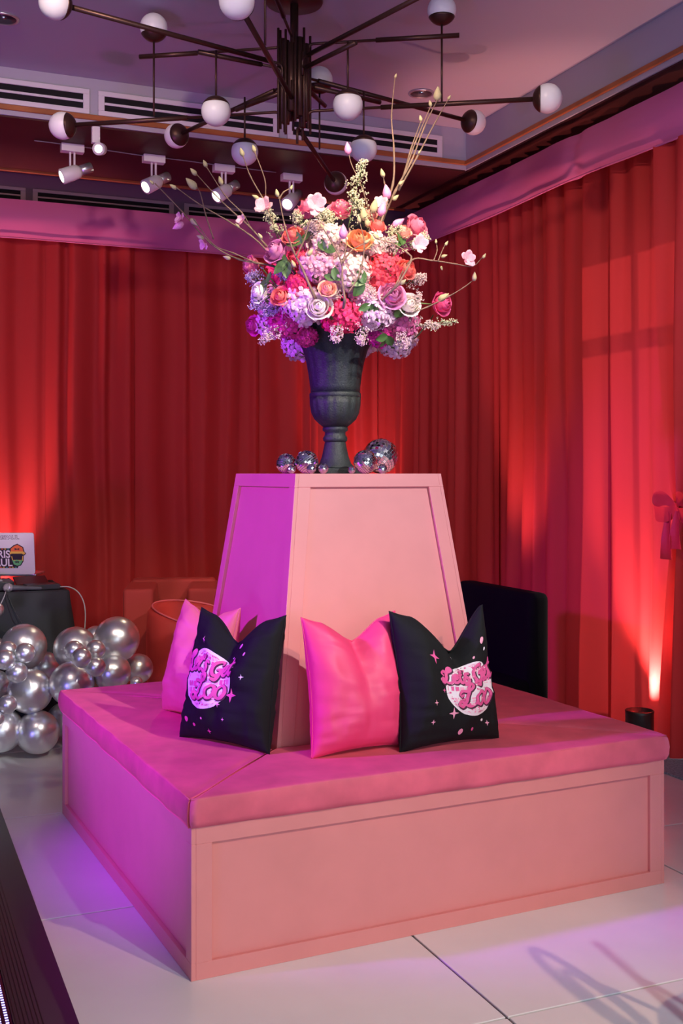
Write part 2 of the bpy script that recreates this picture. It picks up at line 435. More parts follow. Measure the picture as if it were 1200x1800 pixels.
# valances
def valance(a, b, z0, z1, label, seam=None, puff=.07, seed=1):
    a, b = Vector(a), Vector(b); L = (b-a).length; u = (b-a)/L; n = Vector((u.y, -u.x, 0))
    ns, nz = int(L/.03), 12; V, F = [], []
    for j in range(nz+1):
        t = j/nz
        for i in range(ns+1):
            s = L*i/ns
            d = .05 + puff*math.sin(math.pi*(t*.85+.08))
            d += .010*noise.noise(Vector((s*1.3, t*1.5, seed))) + .006*noise.noise(Vector((s*4, t*3, seed+3)))
            sag = .025*noise.noise(Vector((s*.8, 7, seed)))*(1-t)
            if seam is not None:
                e = (s-seam)/.06
                d -= .02*math.exp(-e*e) - .006*math.exp(-abs(s-seam)*8)*math.sin(t*22)
            q = a + u*s + n*d
            V.append((q.x, q.y, z0 + (z1-z0)*t + sag))
    for j in range(nz):
        for i in range(ns):
            k = j*(ns+1)+i; F.append((k, k+1, k+ns+2, k+ns+1))
    o = pyd('valance', V, F, M_val, None, True); tag(o, label, 'valance', 'pink valances')
    V, F = tube_geo([a + u*(L*i/40) + n*(.068+.02) + Vector((0, 0, z0-.004+.025*noise.noise(Vector((L*i/40*.8, 7, seed))))) for i in range(41)], .006, 6)
    pyd('hem', V, F, M_val, o, True)
    return o
valance((PL+.3, Q_B-.02, 0), (4.05, Q_B-.02, 0), 3.345, 3.64, 'pink fabric valance along the back wall', None, .07, 2)
valance((P_R-.02, 8.85, 0), (P_R-.02, 1.6, 0), 3.345, 3.635, 'pink fabric valance with a stitched seam along the window side', 8.85-q_at(1010, P_R-.1), .06, 9)

# floor uplights
def uplight(X, Y, label, tilt, power, color, ang=50):
    p = C(X, Y)
    t = thing('uplight', label, 'uplight', (p.x, p.y, 0), 0, 'floor uplights at the drapes')
    lathe('can', [(.070, .0), (.078, .01), (.078, .20), (.080, .215), (.074, .218), (.068, .19)], M_can, t, 28)
    lathe('lens', [(.067, .185), (.04, .19), (.001, .192)], mat('uplight_lens', (1, .25, .18), emit=4), t, 24)
    box('foot', (-.06, -.06, 0), (.06, .06, .012), M_can, t, .004, 1)
    o = spot('uplight_lamp', Vector((p.x, p.y, .235)), Vector((p.x, p.y, .235)) + Vector(tilt), power, color, ang, .8, .05)
RED = (1, .36, .32)
uplight(1.665, 6.20, 'black can uplight standing on the floor beside the pink bench', (.30, .02, 1), 190, (1, .42, .34), 80)
uplight(.92, 7.35, 'black can uplight hidden behind the loveseat', (.12, 0, 1), 260, RED, 40)
uplight(.22, 9.45, 'black can uplight in the room corner', (.07, .12, 1), 420, RED, 50)
uplight(-2.58, 8.35, 'black can uplight behind the table of DJ gear', (0, .10, 1), 420, RED, 48)
# ------------------------------------------------------------------ island bench
BROT = math.radians(3.2); HB = .9265; ZB = .465; ZT = .5575; ZP = 1.537
PS0, PS1 = .446, .318                       # pedestal half width at cushion top / at its top
def framed(parent, q, nrm, fw, th, names=('top_rail', 'bottom_rail', 'stile')):
    """q: bl, br, tr, tl corners of a flat face; frame strips of width fw stand proud by th"""
    q = [Vector(p) for p in q]; nrm = Vector(nrm).normalized()
    bl, br, tr, tl = q
    ex = (br-bl).normalized(); ey = ((tl+tr)/2-(bl+br)/2).normalized()
    el = (tl-bl).normalized(); er = (tr-br).normalized()
    kl = fw/abs(el.cross(ey).length*0+abs(el.dot(ey))); hh = (tl-bl).dot(ey)
    def on_l(h, off): return bl + el*(h/el.dot(ey)) + ex*off
    def on_r(h, off): return br + er*(h/er.dot(ey)) - ex*off
    strips = [(names[0], [on_l(hh-fw, 0), on_r(hh-fw, 0), on_r(hh, 0), on_l(hh, 0)]),
              (names[1], [on_l(0, 0), on_r(0, 0), on_r(fw, 0), on_l(fw, 0)]),
              (names[2], [on_l(fw, 0), on_l(fw, fw), on_l(hh-fw, fw), on_l(hh-fw, 0)]),
              (names[2], [on_r(fw, fw), on_r(fw, 0), on_r(hh-fw, 0), on_r(hh-fw, fw)])]
    for nm, c in strips:
        bm = bmesh.new()
        a = [bm.verts.new(p) for p in c]; b = [bm.verts.new(p + nrm*th) for p in c]
        bm.faces.new(a[::-1]); bm.faces.new(b)
        for i in range(4): bm.faces.new((a[i], a[(i+1) % 4], b[(i+1) % 4], b[i]))
        bmesh.ops.recalc_face_normals(bm, faces=bm.faces)
        smooth_bevel(bm, .0012, 1)
        bmo(nm, bm, M_pink, parent)
bench = thing('bench_base', 'square pink panelled bench base standing on the white floor', 'bench', BC, BROT)
T = .015; hb = HB-T
box('body', (-hb, -hb, 0), (hb, hb, ZB), M_pink, bench, .001, 1)
for k in range(4):
    Mr = Matrix.Rotation(k*math.pi/2, 4, 'Z')
    xr = HB if k % 2 else hb
    q = [Mr @ Vector(p) for p in ((-xr, -hb, 0), (xr, -hb, 0), (xr, -hb, ZB), (-xr, -hb, ZB))]
    framed(bench, q, Mr @ Vector((0, -1, 0)), .052, T)
ped = thing('pedestal', 'tall tapered pink pedestal with framed panels in the middle of the bench', 'pedestal', BC, BROT)
def frustum(s0, s1, z0, z1):
    V = [(x*s0, y*s0, z0) for x, y in ((-1,-1),(1,-1),(1,1),(-1,1))] + [(x*s1, y*s1, z1) for x, y in ((-1,-1),(1,-1),(1,1),(-1,1))]
    return V, [(3,2,1,0), (4,5,6,7), (0,1,5,4), (1,2,6,5), (2,3,7,6), (3,0,4,7)]
Zp0 = ZB+.001
slope = (PS0-PS1)/(ZP-ZT); s0 = PS0 + slope*(ZT-Zp0)
V, F = frustum(s0-T, PS1-T, Zp0, ZP); pyd('body', V, F, M_pink, ped)
for k in range(4):
    Mr = Matrix.Rotation(k*math.pi/2, 4, 'Z')
    e = T if k % 2 else 0
    q = [Mr @ Vector(p) for p in ((-s0+T-e, -s0+T, Zp0), (s0-T+e, -s0+T, Zp0), (PS1-T+e, -PS1+T, ZP), (-PS1+T-e, -PS1+T, ZP))]
    framed(ped, q, Mr @ Vector((0, -1, slope)), .052, T)
box('top_board', (-PS1, -PS1, ZP-.001), (PS1, PS1, ZP+.0015), M_pink, ped)
# seat cushions: four mitred trapezoids
def cushion(k, label):
    t = thing('seat_cushion', label, 'cushion', BC, BROT, 'velvet seat cushions around the pedestal')
    Mr = Matrix.Rotation(k*math.pi/2, 4, 'Z')
    o_, i_ = HB+.012, PS0+.022; gap = .005
    ns, nd = 70, 22
    def top(s, d, z, inset=0):
        y = -(o_ + (i_-o_)*d); hw = -y - gap
        return Mr @ Vector((hw*s, y, z))
    V, F, prof = [], [], []
    r = .008
    # rows across: outer bottom -> outer top (rounded) -> inner top -> inner bottom
    rows = []
    for a in range(6):
        th = math.pi/2*a/5; rows.append((0, -r*(1-math.sin(th))*0, 'o', th))
    path = [(-o_+.004, ZB+.001), (-o_-.003, ZB+.02), (-o_-.004, ZB+.05), (-o_-.002, ZT-.02)]
    path += [(-o_+r*(1-math.cos(math.pi/2*a/4)), ZT-r+r*math.sin(math.pi/2*a/4)) for a in range(1, 5)]
    path += [(-o_+r+(o_-r-i_-.012)*(j+1)/nd, ZT) for j in range(nd)]
    path += [(-i_-.004, ZT-.006), (-i_, ZT-.02), (-i_, ZB+.001)]
    NP = len(path)
    for (y, z) in path:
        hw = -y-gap
        for i in range(ns+1):
            s = -1+2*i/ns
            e = min(1, (1-abs(s))*hw/.03)
            zz = z
            if z > ZB+.06:
                zz += .004*noise.noise(Vector((s*3+k*9, y*4, 1))) - .005*(1-e)**2
                zz += .006*math.sin(math.pi*min(1, max(0, (o_+y)/(o_-i_))))*e
            yy = y + (.005*noise.noise(Vector((s*7+k*3, z*20, 4))) if y < -o_+.03 else 0)
            V.append(Mr @ Vector((hw*s, yy, zz)))
    for j in range(NP-1):
        for i in range(ns):
            a = j*(ns+1)+i; F.append((a, a+1, a+ns+2, a+ns+1))
    for i in range(ns):                        # underside
        a = (NP-1)*(ns+1)+i; F.append((a, a+1, i+1, i))
    for e in (0, ns): F.append(tuple(j*(ns+1)+e for j in range(NP)))
    pyd('cover', V, F, M_velvet, t, True)
    pts = [Mr @ Vector(((o_-gap-.004)*(-1+2*i/50), -o_-.0005+.006, ZT-.004+.003*noise.noise(Vector((i*.3, k, 2))))) for i in range(51)]
    tube('piping', pts, .0032, M_velvet, t, 6)
cushion(0, 'pink velvet seat cushion holding the satin pillow')
cushion(1, 'pink velvet seat cushion on the side towards the black loveseat')
cushion(2, 'pink velvet seat cushion behind the pedestal')
cushion(3, 'pink velvet seat cushion on the violet-lit side towards the balloons')

# ------------------------------------------------------------------ urn
up = BC + Vector((0, 0, ZP+.0015))
urn = thing('urn', 'black fluted pedestal urn standing on the pink pedestal', 'urn', up, .1)
def flute(a, z):
    if z > .365: return 1 + .030*abs(math.cos(a*8))*min(1, (z-.365)/.03) - .012
    if .20 < z < .32: return 1 + .035*abs(math.cos(a*8))*min(1, (z-.20)/.04) - .012
    return 1
box('plinth', (-.085, -.085, 0), (.085, .085, .022), M_urn, urn, .004, 2)
lathe('foot', [(.080, .022), (.078, .03), (.066, .042), (.056, .07), (.048, .105), (.044, .125), (.042, .135)], M_urn, urn, 48)
lathe('stem', [(.042, .13), (.049, .136), (.051, .146), (.047, .154), (.043, .160), (.043, .172), (.052, .178), (.053, .188), (.048, .195)], M_urn, urn, 48)
lathe('bowl', [(.046, .19), (.066, .205), (.086, .225), (.098, .252), (.103, .285), (.104, .315)], M_urn, urn, 96, flute)
lathe('band', [(.102, .312), (.107, .317), (.107, .330), (.103, .335)], M_urn, urn, 64)
lathe('flared_body', [(.102, .333), (.104, .36), (.109, .41), (.118, .46), (.132, .51), (.152, .55), (.178, .585), (.195, .603), (.198, .612), (.190, .614), (.170, .59), (.12, .52), (.09, .42), (.001, .40)], M_urn, urn, 128, flute)

# ------------------------------------------------------------------ mirror balls
def mirror_ball(px, rpx, d, label, group, seed, tile=.0125):
    r = rpx*d/FPX; p = PX(px, 832, d); p.z = ZP+.0015
    t = thing('mirror_ball', label, 'disco ball', p, 0, group)
    rnd = random.Random(seed)
    rot = Matrix.Rotation(rnd.uniform(-.9, .9), 4, 'X') @ Matrix.Rotation(rnd.uniform(-.8, .8), 4, 'Y')
    off = Matrix.Translation((0, 0, r)) @ rot
    V, F = lathe_geo(sphere_prof(r*.975, 0, 16), 24); pyd('core', [off @ v for v in V], F, M_grout, t, True)
    tile = max(.0045, min(tile, r/5.5))
    nrow = max(8, int(math.pi*r/tile)); V, F = [], []
    for i in range(nrow):
        a0, a1 = -math.pi/2 + math.pi*(i+.08)/nrow, -math.pi/2 + math.pi*(i+.92)/nrow
        am = (a0+a1)/2; nc = max(3, int(2*math.pi*math.cos(am)*r/tile))
        for k in range(nc):
            b0, b1 = 2*math.pi*(k+.06)/nc, 2*math.pi*(k+.94)/nc
            q = [Vector((math.cos(b)*math.cos(a), math.sin(b)*math.cos(a), math.sin(a)))*r for a, b in ((a0, b0), (a0, b1), (a1, b1), (a1, b0))]
            c = sum(q, Vector())/4; n = c.normalized()
            ax = Vector((rnd.gauss(0, 1), rnd.gauss(0, 1), rnd.gauss(0, 1))).normalized()
            J = Matrix.Rotation(rnd.gauss(0, .10), 3, ax)
            o = len(V); V += [off @ (c + J @ (x-c)) for x in q]; F.append((o, o+1, o+2, o+3))
    tl = pyd('mirror_tiles', V, F, M_mirror, t); tl['kind'] = 'stuff'
    V, F = lathe_geo([(r*.16, r*.97), (r*.16, r*1.03), (r*.05, r*1.05)], 14); pyd('cap', [off @ v for v in V], F, M_grout, t, True)
BG = 'mirror balls on the pedestal'
mirror_ball(669, 31, 4.66, 'largest mirror ball, tiled in big silver squares', BG, 1, .019)
mirror_ball(642, 21, 4.42, 'medium mirror ball leaning in front of the largest one', BG, 2)
mirror_ball(672, 8.5, 4.36, 'tiny mirror ball in front of the largest mirror ball', BG, 3)
mirror_ball(618, 6.5, 4.34, 'tiniest mirror ball at the foot of the urn', BG, 4)
mirror_ball(568, 9, 4.38, 'small lone mirror ball right by the urn base', BG, 5)
mirror_ball(547, 8.5, 4.27, 'small mirror ball touching the front of the pair of medium balls', BG, 6)
mirror_ball(539, 20.5, 4.42, 'medium mirror ball nearer the urn of the pair', BG, 7)
mirror_ball(503, 18, 4.50, 'medium mirror ball of the pair, at the lilac edge of the pedestal', BG, 8)
mirror_ball(512, 7.5, 4.33, 'small mirror ball between and before the pair of medium balls', BG, 9)

# ------------------------------------------------------------------ pillows
class Pillow:
    def __init__(s, a=.215, b=.225, T=.085, notch=.09, u0=0., nw=.62, crease=.03, seed=1, wr=.006, ear=.032):
        s.__dict__.update(a=a, b=b, T=T, notch=notch, u0=u0, nw=nw, crease=crease, seed=seed, wr=wr, ear=ear)
    def pt(s, u, v, side):
        vt = (v+1)/2
        V_ = max(0, 1-abs(u-s.u0)/s.nw)
        sm = V_*V_*(3-2*V_)*.5+V_*.5
        x = s.a*u*(1-.09*(1-v*v)) * (1-.05*vt)
        z = s.b*v*(1-.07*(1-u*u)*(1 if v < 0 else 0)) - s.notch*sm*vt**2.6 + s.ear*abs(u)**3*vt**3
        f = max(0, 1-u*u)**.40 * max(0, 1-v*v)**.40
        bottom = 1+.25*(1-vt)
        th = s.T*f*bottom*(1-.55*sm*vt**2)
        y = side*th
        if side < 0: y += s.crease*math.exp(-((u-s.u0)/.16)**2)*vt**3*f*1.4
        nz = noise.noise(Vector((u*2.3+s.seed*7, v*2.1, s.seed)))
        n2 = noise.noise(Vector((u*2.0+v*3.0+s.seed, v*9.0, s.seed+2)))
        y += side*f*(s.wr*2.2*nz + s.wr*1.5*n2*(.25+.95*abs(u)) + s.wr*.9*noise.noise(Vector((u*9+s.seed, v*2.4-u*u*2, 5.))) * (.2+max(0, -v)))
        return Vector((x, y, z))
    def normal(s, u, v):
        e = .01; d1 = s.pt(u+e, v, -1)-s.pt(u-e, v, -1); d2 = s.pt(u, v+e, -1)-s.pt(u, v-e, -1)
        return d1.cross(d2).normalized()
    def on(s, u, v, off=.0016):
        return s.pt(u, v, -1) + s.normal(u, v)*off
def make_pillow(P, loc, yaw, lean, label, m, seam_m, roll=0):
    t = thing('throw_pillow', label, 'pillow', loc)
    t.rotation_euler = (Matrix.Rotation(yaw, 3, 'Z') @ Matrix.Rotation(-lean, 3, 'X') @ Matrix.Rotation(roll, 3, 'Y')).to_euler()
    n = 56; V, F = [], []
    for side in (-1, 1):
        for j in range(n+1):
            for i in range(n+1):
                u = math.sin((-1+2*i/n)*math.pi/2); v = math.sin((-1+2*j/n)*math.pi/2)
                V.append(P.pt(u, v, side))
    N = (n+1)**2
    for j in range(n):
        for i in range(n):
            k = j*(n+1)+i
            F.append((k, k+1, k+n+2, k+n+1)); F.append((N+k, N+k+n+1, N+k+n+2, N+k+1))
    bm = bmesh.new(); vs = [bm.verts.new(v) for v in V]
    for f in F: bm.faces.new([vs[i] for i in f])
    bmesh.ops.remove_doubles(bm, verts=bm.verts, dist=.0003)
    bmo('cover', bm, m, t, True)
    pts = []
    for k in range(161):
        a = k/40 % 4; sd = int(a); f = -1+2*(a-sd)
        u, v = ((f, -1), (1, f), (-f, 1), (-1, -f))[sd]
        pts.append(P.pt(u, v, 1))
    tube('seam', pts, .0028, seam_m, t, 6)
    return t
def ribbon_geo(pts, wid, P, uv, off, cap=True):
    """flat ribbon along 2-D points, laid on the pillow front"""
    pts = [Vector((p[0], p[1])) for p in pts]; V, F = [], []
    n = len(pts)
    for i, p in enumerate(pts):
        d = (pts[min(i+1, n-1)]-pts[max(i-1, 0)]).normalized(); nn = Vector((-d.y, d.x))
        k = i/(n-1); wv = wid*(.62+.38*math.sin(math.pi*k)**.6)
        for c in (-1, 0, 1):
            q = p + nn*wv*c; V.append(P.on(*uv(q.x, q.y), off))
    for i in range(n-1):
        for c in range(2): F.append((i*3+c, i*3+c+1, i*3+c+4, i*3+c+3))
    # round ends
    for e, s in ((0, -1), (n-1, 1)):
        p = pts[e]; d = (pts[1]-pts[0] if e == 0 else pts[-1]-pts[-2]).normalized(); nn = Vector((-d.y, d.x)); wv = wid*.62
        o = len(V); V.append(P.on(*uv(p.x, p.y), off))
        for a in range(7):
            th = math.pi*a/6; q = p + nn*wv*math.cos(th) + d*s*wv*math.sin(th); V.append(P.on(*uv(q.x, q.y), off))
        for a in range(6): F.append((o, o+1+a, o+2+a))
    return V, F
LET = {
 'L': [[(-.10,.46),(-.22,.60),(-.12,.76),(.08,.74),(.30,.80),(.44,.96),(.34,1.08),(.20,.94),(.18,.60),(.12,.22),(-.04,.0),(-.22,.08),(-.18,.24),(.02,.18),(.26,-.02),(.52,.02),(.64,.18)]],
 'e': [[(.02,.28),(.22,.34),(.32,.50),(.22,.64),(.06,.52),(.02,.26),(.14,.04),(.34,.10),(.44,.24)]],
 't': [[(.22,1.0),(.14,.55),(.12,.22),(.22,.02),(.38,.14)], [(-.04,.66),(.36,.72)]],
 "'": [[(.06,1.05),(.02,.86)]],
 's': [[(.36,.62),(.20,.70),(.12,.52),(.26,.34),(.30,.12),(.12,.0),(-.04,.12)]],
 'G': [[(.58,.78),(.48,.98),(.26,.96),(.06,.70),(.04,.34),(.20,.04),(.44,.06),(.58,.30),(.56,.48),(.36,.44)], [(.56,.46),(.54,.10),(.40,-.22),(.18,-.20)]],
 'o': [[(.20,.62),(.02,.44),(.06,.12),(.24,.02),(.40,.22),(.36,.52),(.20,.62),(.12,.58)]],
}
def word(txt, x, y, size, slant=.18, rise=0.0):
    out = []
    adv = {'L': .62, 'e': .42, 't': .36, "'": .14, 's': .44, 'G': .70, 'o': .47}
    cx = 0
    for ch in txt:
        for st in LET[ch]:
            out.append([(x+size*(cx+a+slant*b), y+size*(b+rise*(cx+a))) for a, b in st])
        cx += adv[ch]
    return out
M_pw = mat('print_white', (.80, .76, .78), .7)
M_pp = mat('print_pink', (.72, .10, .30), .7)
M_pl = mat('print_light_pink', (.85, .38, .52), .7)
M_pd = mat('print_dark_outline', (.06, .01, .035), .7)
def print_on(t, P, uc, vc, ru, rv, seed, ang=0):
    def uv(x, y):
        X, Y = x*math.cos(ang)-y*math.sin(ang), x*math.sin(ang)+y*math.cos(ang)
        return max(-.985, min(.985, uc + ru*X)), max(-.985, min(.96, vc + rv*Y))
    rnd = random.Random(seed)
    # white ball
    V, F = [P.on(*uv(0, 0), .0012)], []
    nr, na = 14, 48
    for i in range(1, nr+1):
        for k in range(na):
            a = 2*math.pi*k/na; V.append(P.on(*uv(math.cos(a)*i/nr, math.sin(a)*i/nr), .0012))
    for k in range(na): F.append((0, 1+k, 1+(k+1) % na))
    for i in range(nr-1):
        for k in range(na): F.append((1+i*na+k, 1+(i+1)*na+k, 1+(i+1)*na+(k+1) % na, 1+i*na+(k+1) % na))
    o = pyd('printed_disco_ball', V, F, M_pw, t, True); o['label'] = 'white disco ball print'
    # pink facets
    tiles = {0: ([], []), 1: ([], [])}
    for lat in range(-6, 7):
        la0, la1 = (lat-.40)*.235, (lat+.40)*.235
        if abs(la1) > 1.5 or abs(la0) > 1.5: continue
        for lo in range(-6, 7):
            lo0, lo1 = (lo-.36)*.235, (lo+.36)*.235
            c = rnd.random()
            if c < .28: continue
            tv, tf = tiles[0 if c < .65 else 1]
            b = len(tv)
            for (a, l) in ((la0, lo0), (la0, lo1), (la1, lo1), (la1, lo0)):
                tv.append(P.on(*uv(.93*math.sin(l)*math.cos(a), .93*math.sin(a)), .0018))
            tf.append((b, b+1, b+2, b+3))
    for k, m in ((0, M_pp), (1, M_pl)):
        if tiles[k][1]:
            o = pyd('printed_facets', *tiles[k], m, t); o['kind'] = 'stuff'
    words = word("Let's", -1.02, .20, .52, .12, .06) + word('Get', .16, .20, .56, .10, .05) + word('Loo', -.40, -.66, .78, .12, .05)
    for wv, off, m, nm in ((.092, .0024, M_pd, 'lettering_outline'), (.060, .0032, M_pp, 'lettering')):
        geos = []
        for st in words:
            pts = crom([(p[0] + (.02 if nm == 'lettering_outline' else 0), p[1] - (.025 if nm == 'lettering_outline' else 0), 0) for p in st], 5)
            geos.append(ribbon_geo(pts, wv, P, uv, off))
        o = pyd(nm, *merge(geos), m, t)
    return uv
def star_on(t, P, u, v, r, m, dot=False, asp=1.0):
    V, F = [P.on(u, v, .0014)], []
    n = 16
    for k in range(n):
        a = 2*math.pi*k/n
        rr = r if dot else r*(1 if k % 4 == 0 else (.30 if k % 4 == 2 else .42))
        V.append(P.on(max(-.985, min(.985, u+rr*math.cos(a))), max(-.985, min(.97, v+asp*rr*math.sin(a))), .0014))
    for k in range(n): F.append((0, 1+k, 1+(k+1) % n))
    pyd('printed_dot' if dot else 'printed_star', V, F, m, t)
def cyaw(deg): return math.radians(deg) - YAW
# black pillow on the violet side
PB = Pillow(a=.215, b=.225, T=.085, notch=.085, crease=.03, seed=3, wr=.011)
def place(P, X, Y, yawdeg, lean, back=0.0):
    lz = math.cos(lean)*P.b*.98 + math.sin(lean)*P.T*.2
    p = C(X, Y); yw = cyaw(yawdeg)
    nrm = Vector((-math.sin(yw), math.cos(yw), 0))
    return p + nrm*(math.sin(lean)*P.b+back) + Vector((0, 0, ZT + .006 + lz)), yw
l, y_ = place(PB, -.425, 3.99, -36, .22)
tL = make_pillow(PB, l, y_, .22, "black pillow printed with a pink disco ball, beside the pink-violet pillow", M_blackfab, M_blackfab)
print_on(tL, PB, -.27, .02, .56, .52, 5, .05)
for (u, v, r, m, dt) in ((-.55, .62, .055, M_pl, 0), (.30, .70, .045, M_pl, 1), (.16, .52, .035, M_pw, 0), (.52, .47, .030, M_pl, 1), (.22, .30, .085, M_pl, 0), (.56, .10, .05, M_pw, 0),
                     (.12, .02, .055, M_pl, 0), (.34, -.20, .13, M_pp, 0), (.12, -.38, .055, M_pl, 0), (.28, -.62, .035, M_pl, 0), (-.10, -.86, .05, M_pp, 0), (-.66, -.70, .045, M_pp, 1), (-.45, -.78, .028, M_pp, 1), (-.25, -.66, .022, M_pl, 1)):
    star_on(tL, PB, u, v, r, m, bool(dt))
# pink pillow behind it
PK = Pillow(a=.21, b=.215, T=.085, notch=.055, crease=.012, seed=9, wr=.007)
l, y_ = place(PK, -.60, 4.42, -50, .22)
make_pillow(PK, l, y_, .22, 'pink velvet pillow in violet light, half behind a black pillow', M_pvelvet, M_pvelvet)
# pink satin pillow
PS = Pillow(a=.205, b=.225, T=.090, notch=.065, crease=.03, seed=14, wr=.007)
l, y_ = place(PS, .075, 3.90, 30, .20)
make_pillow(PS, l, y_, .20, 'hot pink satin pillow leaning on the pedestal', M_satin, M_satin)
# black pillow on the warm side
PD = Pillow(a=.215, b=.230, T=.09, notch=.13, u0=.18, nw=.75, crease=.06, seed=21, wr=.011)
l, y_ = place(PD, .392, 3.99, 29, .18)
tR = make_pillow(PD, l, y_, .18, 'black pillow printed with a pink disco ball, beside the satin pillow', M_blackfab, M_blackfab)
print_on(tR, PD, .30, -.10, .56, .50, 8, -.04)
for (u, v, r, m, dt) in ((-.42, .42, .12, M_pp, 0), (.05, .62, .055, M_pw, 0), (-.34, .06, .03, M_pl, 1), (-.30, -.12, .045, M_pp, 0), (-.52, -.32, .05, M_pl, 0), (-.16, -.52, .10, M_pl, 0),
                     (-.56, -.62, .045, M_pl, 0), (.0, -.84, .05, M_pl, 1), (.26, -.82, .03, M_pp, 1), (.60, -.74, .05, M_pl, 0), (.46, -.68, .022, M_pw, 1), (.72, .62, .05, M_pl, 1), (.78, .45, .025, M_pw, 1), (.5, .45, .025, M_pl, 1)):
    star_on(tR, PD, u, v, r, m, bool(dt))
# ------------------------------------------------------------------ flowers
FC = Vector((-.02, 4.597, 2.30)); FR = Vector((.385, .36, .36))      # viewer-aligned ellipsoid of the arrangement
URIM = BC + Vector((0, 0, ZP+.54))
def dome(px, py, inset=1.0):
    """front point of the arrangement seen in that direction"""
    dx, dz = (px-600)/FPX, (HORIZ-py)/FPX
    r = FR*inset
    A = (dx/r.x)**2 + (1/r.y)**2 + (dz/r.z)**2
    o = Vector((-FC.x/r.x, -FC.y/r.y, (H-FC.z)/r.z)); dd = Vector((dx/r.x, 1/r.y, dz/r.z))
    B = 2*o.dot(dd); Cc = o.dot(o)-1; disc = B*B-4*A*Cc
    d = (-B-math.sqrt(disc))/(2*A) if disc > 0 else -B/(2*A)
    X = dx*d; z = H+dz*d
    n = Vector(((X-FC.x)/r.x**2, (d-FC.y)/r.y**2, (z-FC.z)/r.z**2)).normalized()
    return C(X, d, z), C(n.x, n.y, n.z), d
def petal_geo(L, open_, W, cup, curl, n=6, m=7, tip=.0, seed=0):
    V, F = [], []
    for j in range(m+1):
        t = j/m
        ang = open_*(.55+.45*t)
        rad = L*(math.sin(ang)*t + .22*math.sin(math.pi*min(1, t*1.1))*(1-.4*open_)) + L*curl*max(0, t-.72)**2*6
        hgt = L*math.cos(ang)*t*(1) - L*curl*max(0, t-.8)**2*5
        hw = W*L*(math.sin(math.pi*(.10+.78*t))**.75)
        for i in range(n+1):
            s = -1+2*i/n
            th = s*hw/(max(rad, L*.12)*cup + L*.18)
            rr = rad
            x = (rr)*math.cos(th) - (1-math.cos(th))*0; y = rr*math.sin(th) + s*hw*.25
            z = hgt - abs(s)**3*.10*L*t + tip*L*(1-abs(s))*max(0, t-.7)
            z += .03*L*math.sin(5*s+seed)*t*t
            V.append(Vector((x, y, z)))
    for j in range(m):
        for i in range(n):
            k = j*(n+1)+i; F.append((k, k+1, k+n+2, k+n+1))
    return V, F
def cup_geo(rk, top, half, curl, lift, seed, n=8, m=8):
    """one rose petal: a patch of a cup of radius rk, closing to latitude top, rim curled outward"""
    V, F = [], []
    for j in range(m+1):
        t = j/m; la = math.radians(-62 + (top+62)*t)
        for i in range(n+1):
            s = -1+2*i/n; w_ = half*(.45+.55*math.sin(math.pi*min(1, .1+.62*t)))*(1-.25*max(0, t-.75)*4*abs(s)**2*0)
            lo = s*w_
            rr = rk*(1+.03*s) + curl*max(0, t-.70)**2*5
            drop = .26*rk*abs(s)**2.4*t*t + .035*math.sin(5*s+seed*2)*t*t - .06*max(0, 1-abs(s)*2)*max(0, t-.6)
            V.append(Vector((rr*math.cos(la)*math.cos(lo), rr*math.cos(la)*math.sin(lo), rk*math.sin(la)*1.05 - drop - curl*max(0, t-.8)**2*6 + .45 + lift)))
    for j in range(m):
        for i in range(n):
            k = j*(n+1)+i; F.append((k, k+1, k+n+2, k+n+1))
    return V, F
RINGS = {0: (.24, 60, 1.35, .04, .34), 1: (.38, 50, 1.15, .07, .24), 2: (.54, 40, 1.0, .12, .13), 3: (.72, 26, .90, .22, .04), 4: (.88, 6, .78, .42, 0)}
def me_of(name, geo):
    me = bpy.data.meshes.new(name); me.from_pydata([tuple(v) for v in geo[0]], [], geo[1]); me.update()
    me.polygons.foreach_set('use_smooth', [True]*len(me.polygons)); return me
PETM = {}
def petal_mesh(ring, m):
    key = (ring, m.name)
    if key not in PETM:
        geo = cup_geo(*RINGS[ring], ring)
        me = me_of('rose_petal', geo); me.materials.append(m); PETM[key] = me
    return PETM[key]
def flower_mat(name, c, rough=.75, island=0):
    return mat('flower_'+name, c, rough, spec=.15, trans=.25, sheen=.2, var=0 if island else .10, vscale=9, island=island)
FM = {
 'pink': flower_mat('pink', (.84, .22, .36)), 'deep': flower_mat('deep', (.80, .10, .28)), 'lilac': flower_mat('lilac', (.72, .26, .48)),
 'coral': flower_mat('coral', (.88, .22, .20)), 'peach': flower_mat('peach', (.92, .46, .38)), 'white': flower_mat('white', (.93, .82, .78)),
 'orange': flower_mat('orange', (.92, .40, .20)), 'magenta': flower_mat('magenta', (.72, .06, .32)),
}
HM = {
 'palelilac': flower_mat('h_palelilac', (.82, .55, .68), .6, .10), 'magenta': flower_mat('h_magenta', (.68, .04, .28), .6, .22), 'hot': flower_mat('h_hot', (.84, .05, .17), .6, .20),
 'cream': flower_mat('h_cream', (.88, .62, .60), .6, .12), 'coral': flower_mat('h_coral', (.88, .09, .14), .6, .18), 'pinkish': flower_mat('h_pinkish', (.84, .40, .54), .6, .15), 'mixed': flower_mat('h_mixed', (.76, .18, .38), .6, .30),
}
M_leaf = mat('leaf_green', (.06, .13, .035), .45, var=.25, vscale=12, trans=.15)
M_stem = mat('stem_green', (.10, .15, .05), .6)
M_twig = mat('magnolia_bark', (.19, .115, .08), .8, var=.3, vscale=30, bump=.3, bscale=120)
M_bud = mat('fuzzy_bud', (.42, .36, .20), .8, sheen=.5, var=.2, vscale=40)
M_magn = mat('magnolia_petal', (.86, .48, .58), .5, trans=.3, var=.2, vscale=14)
M_fill = mat('filler_cream', (.70, .66, .46), .7, trans=.2, island=.25)
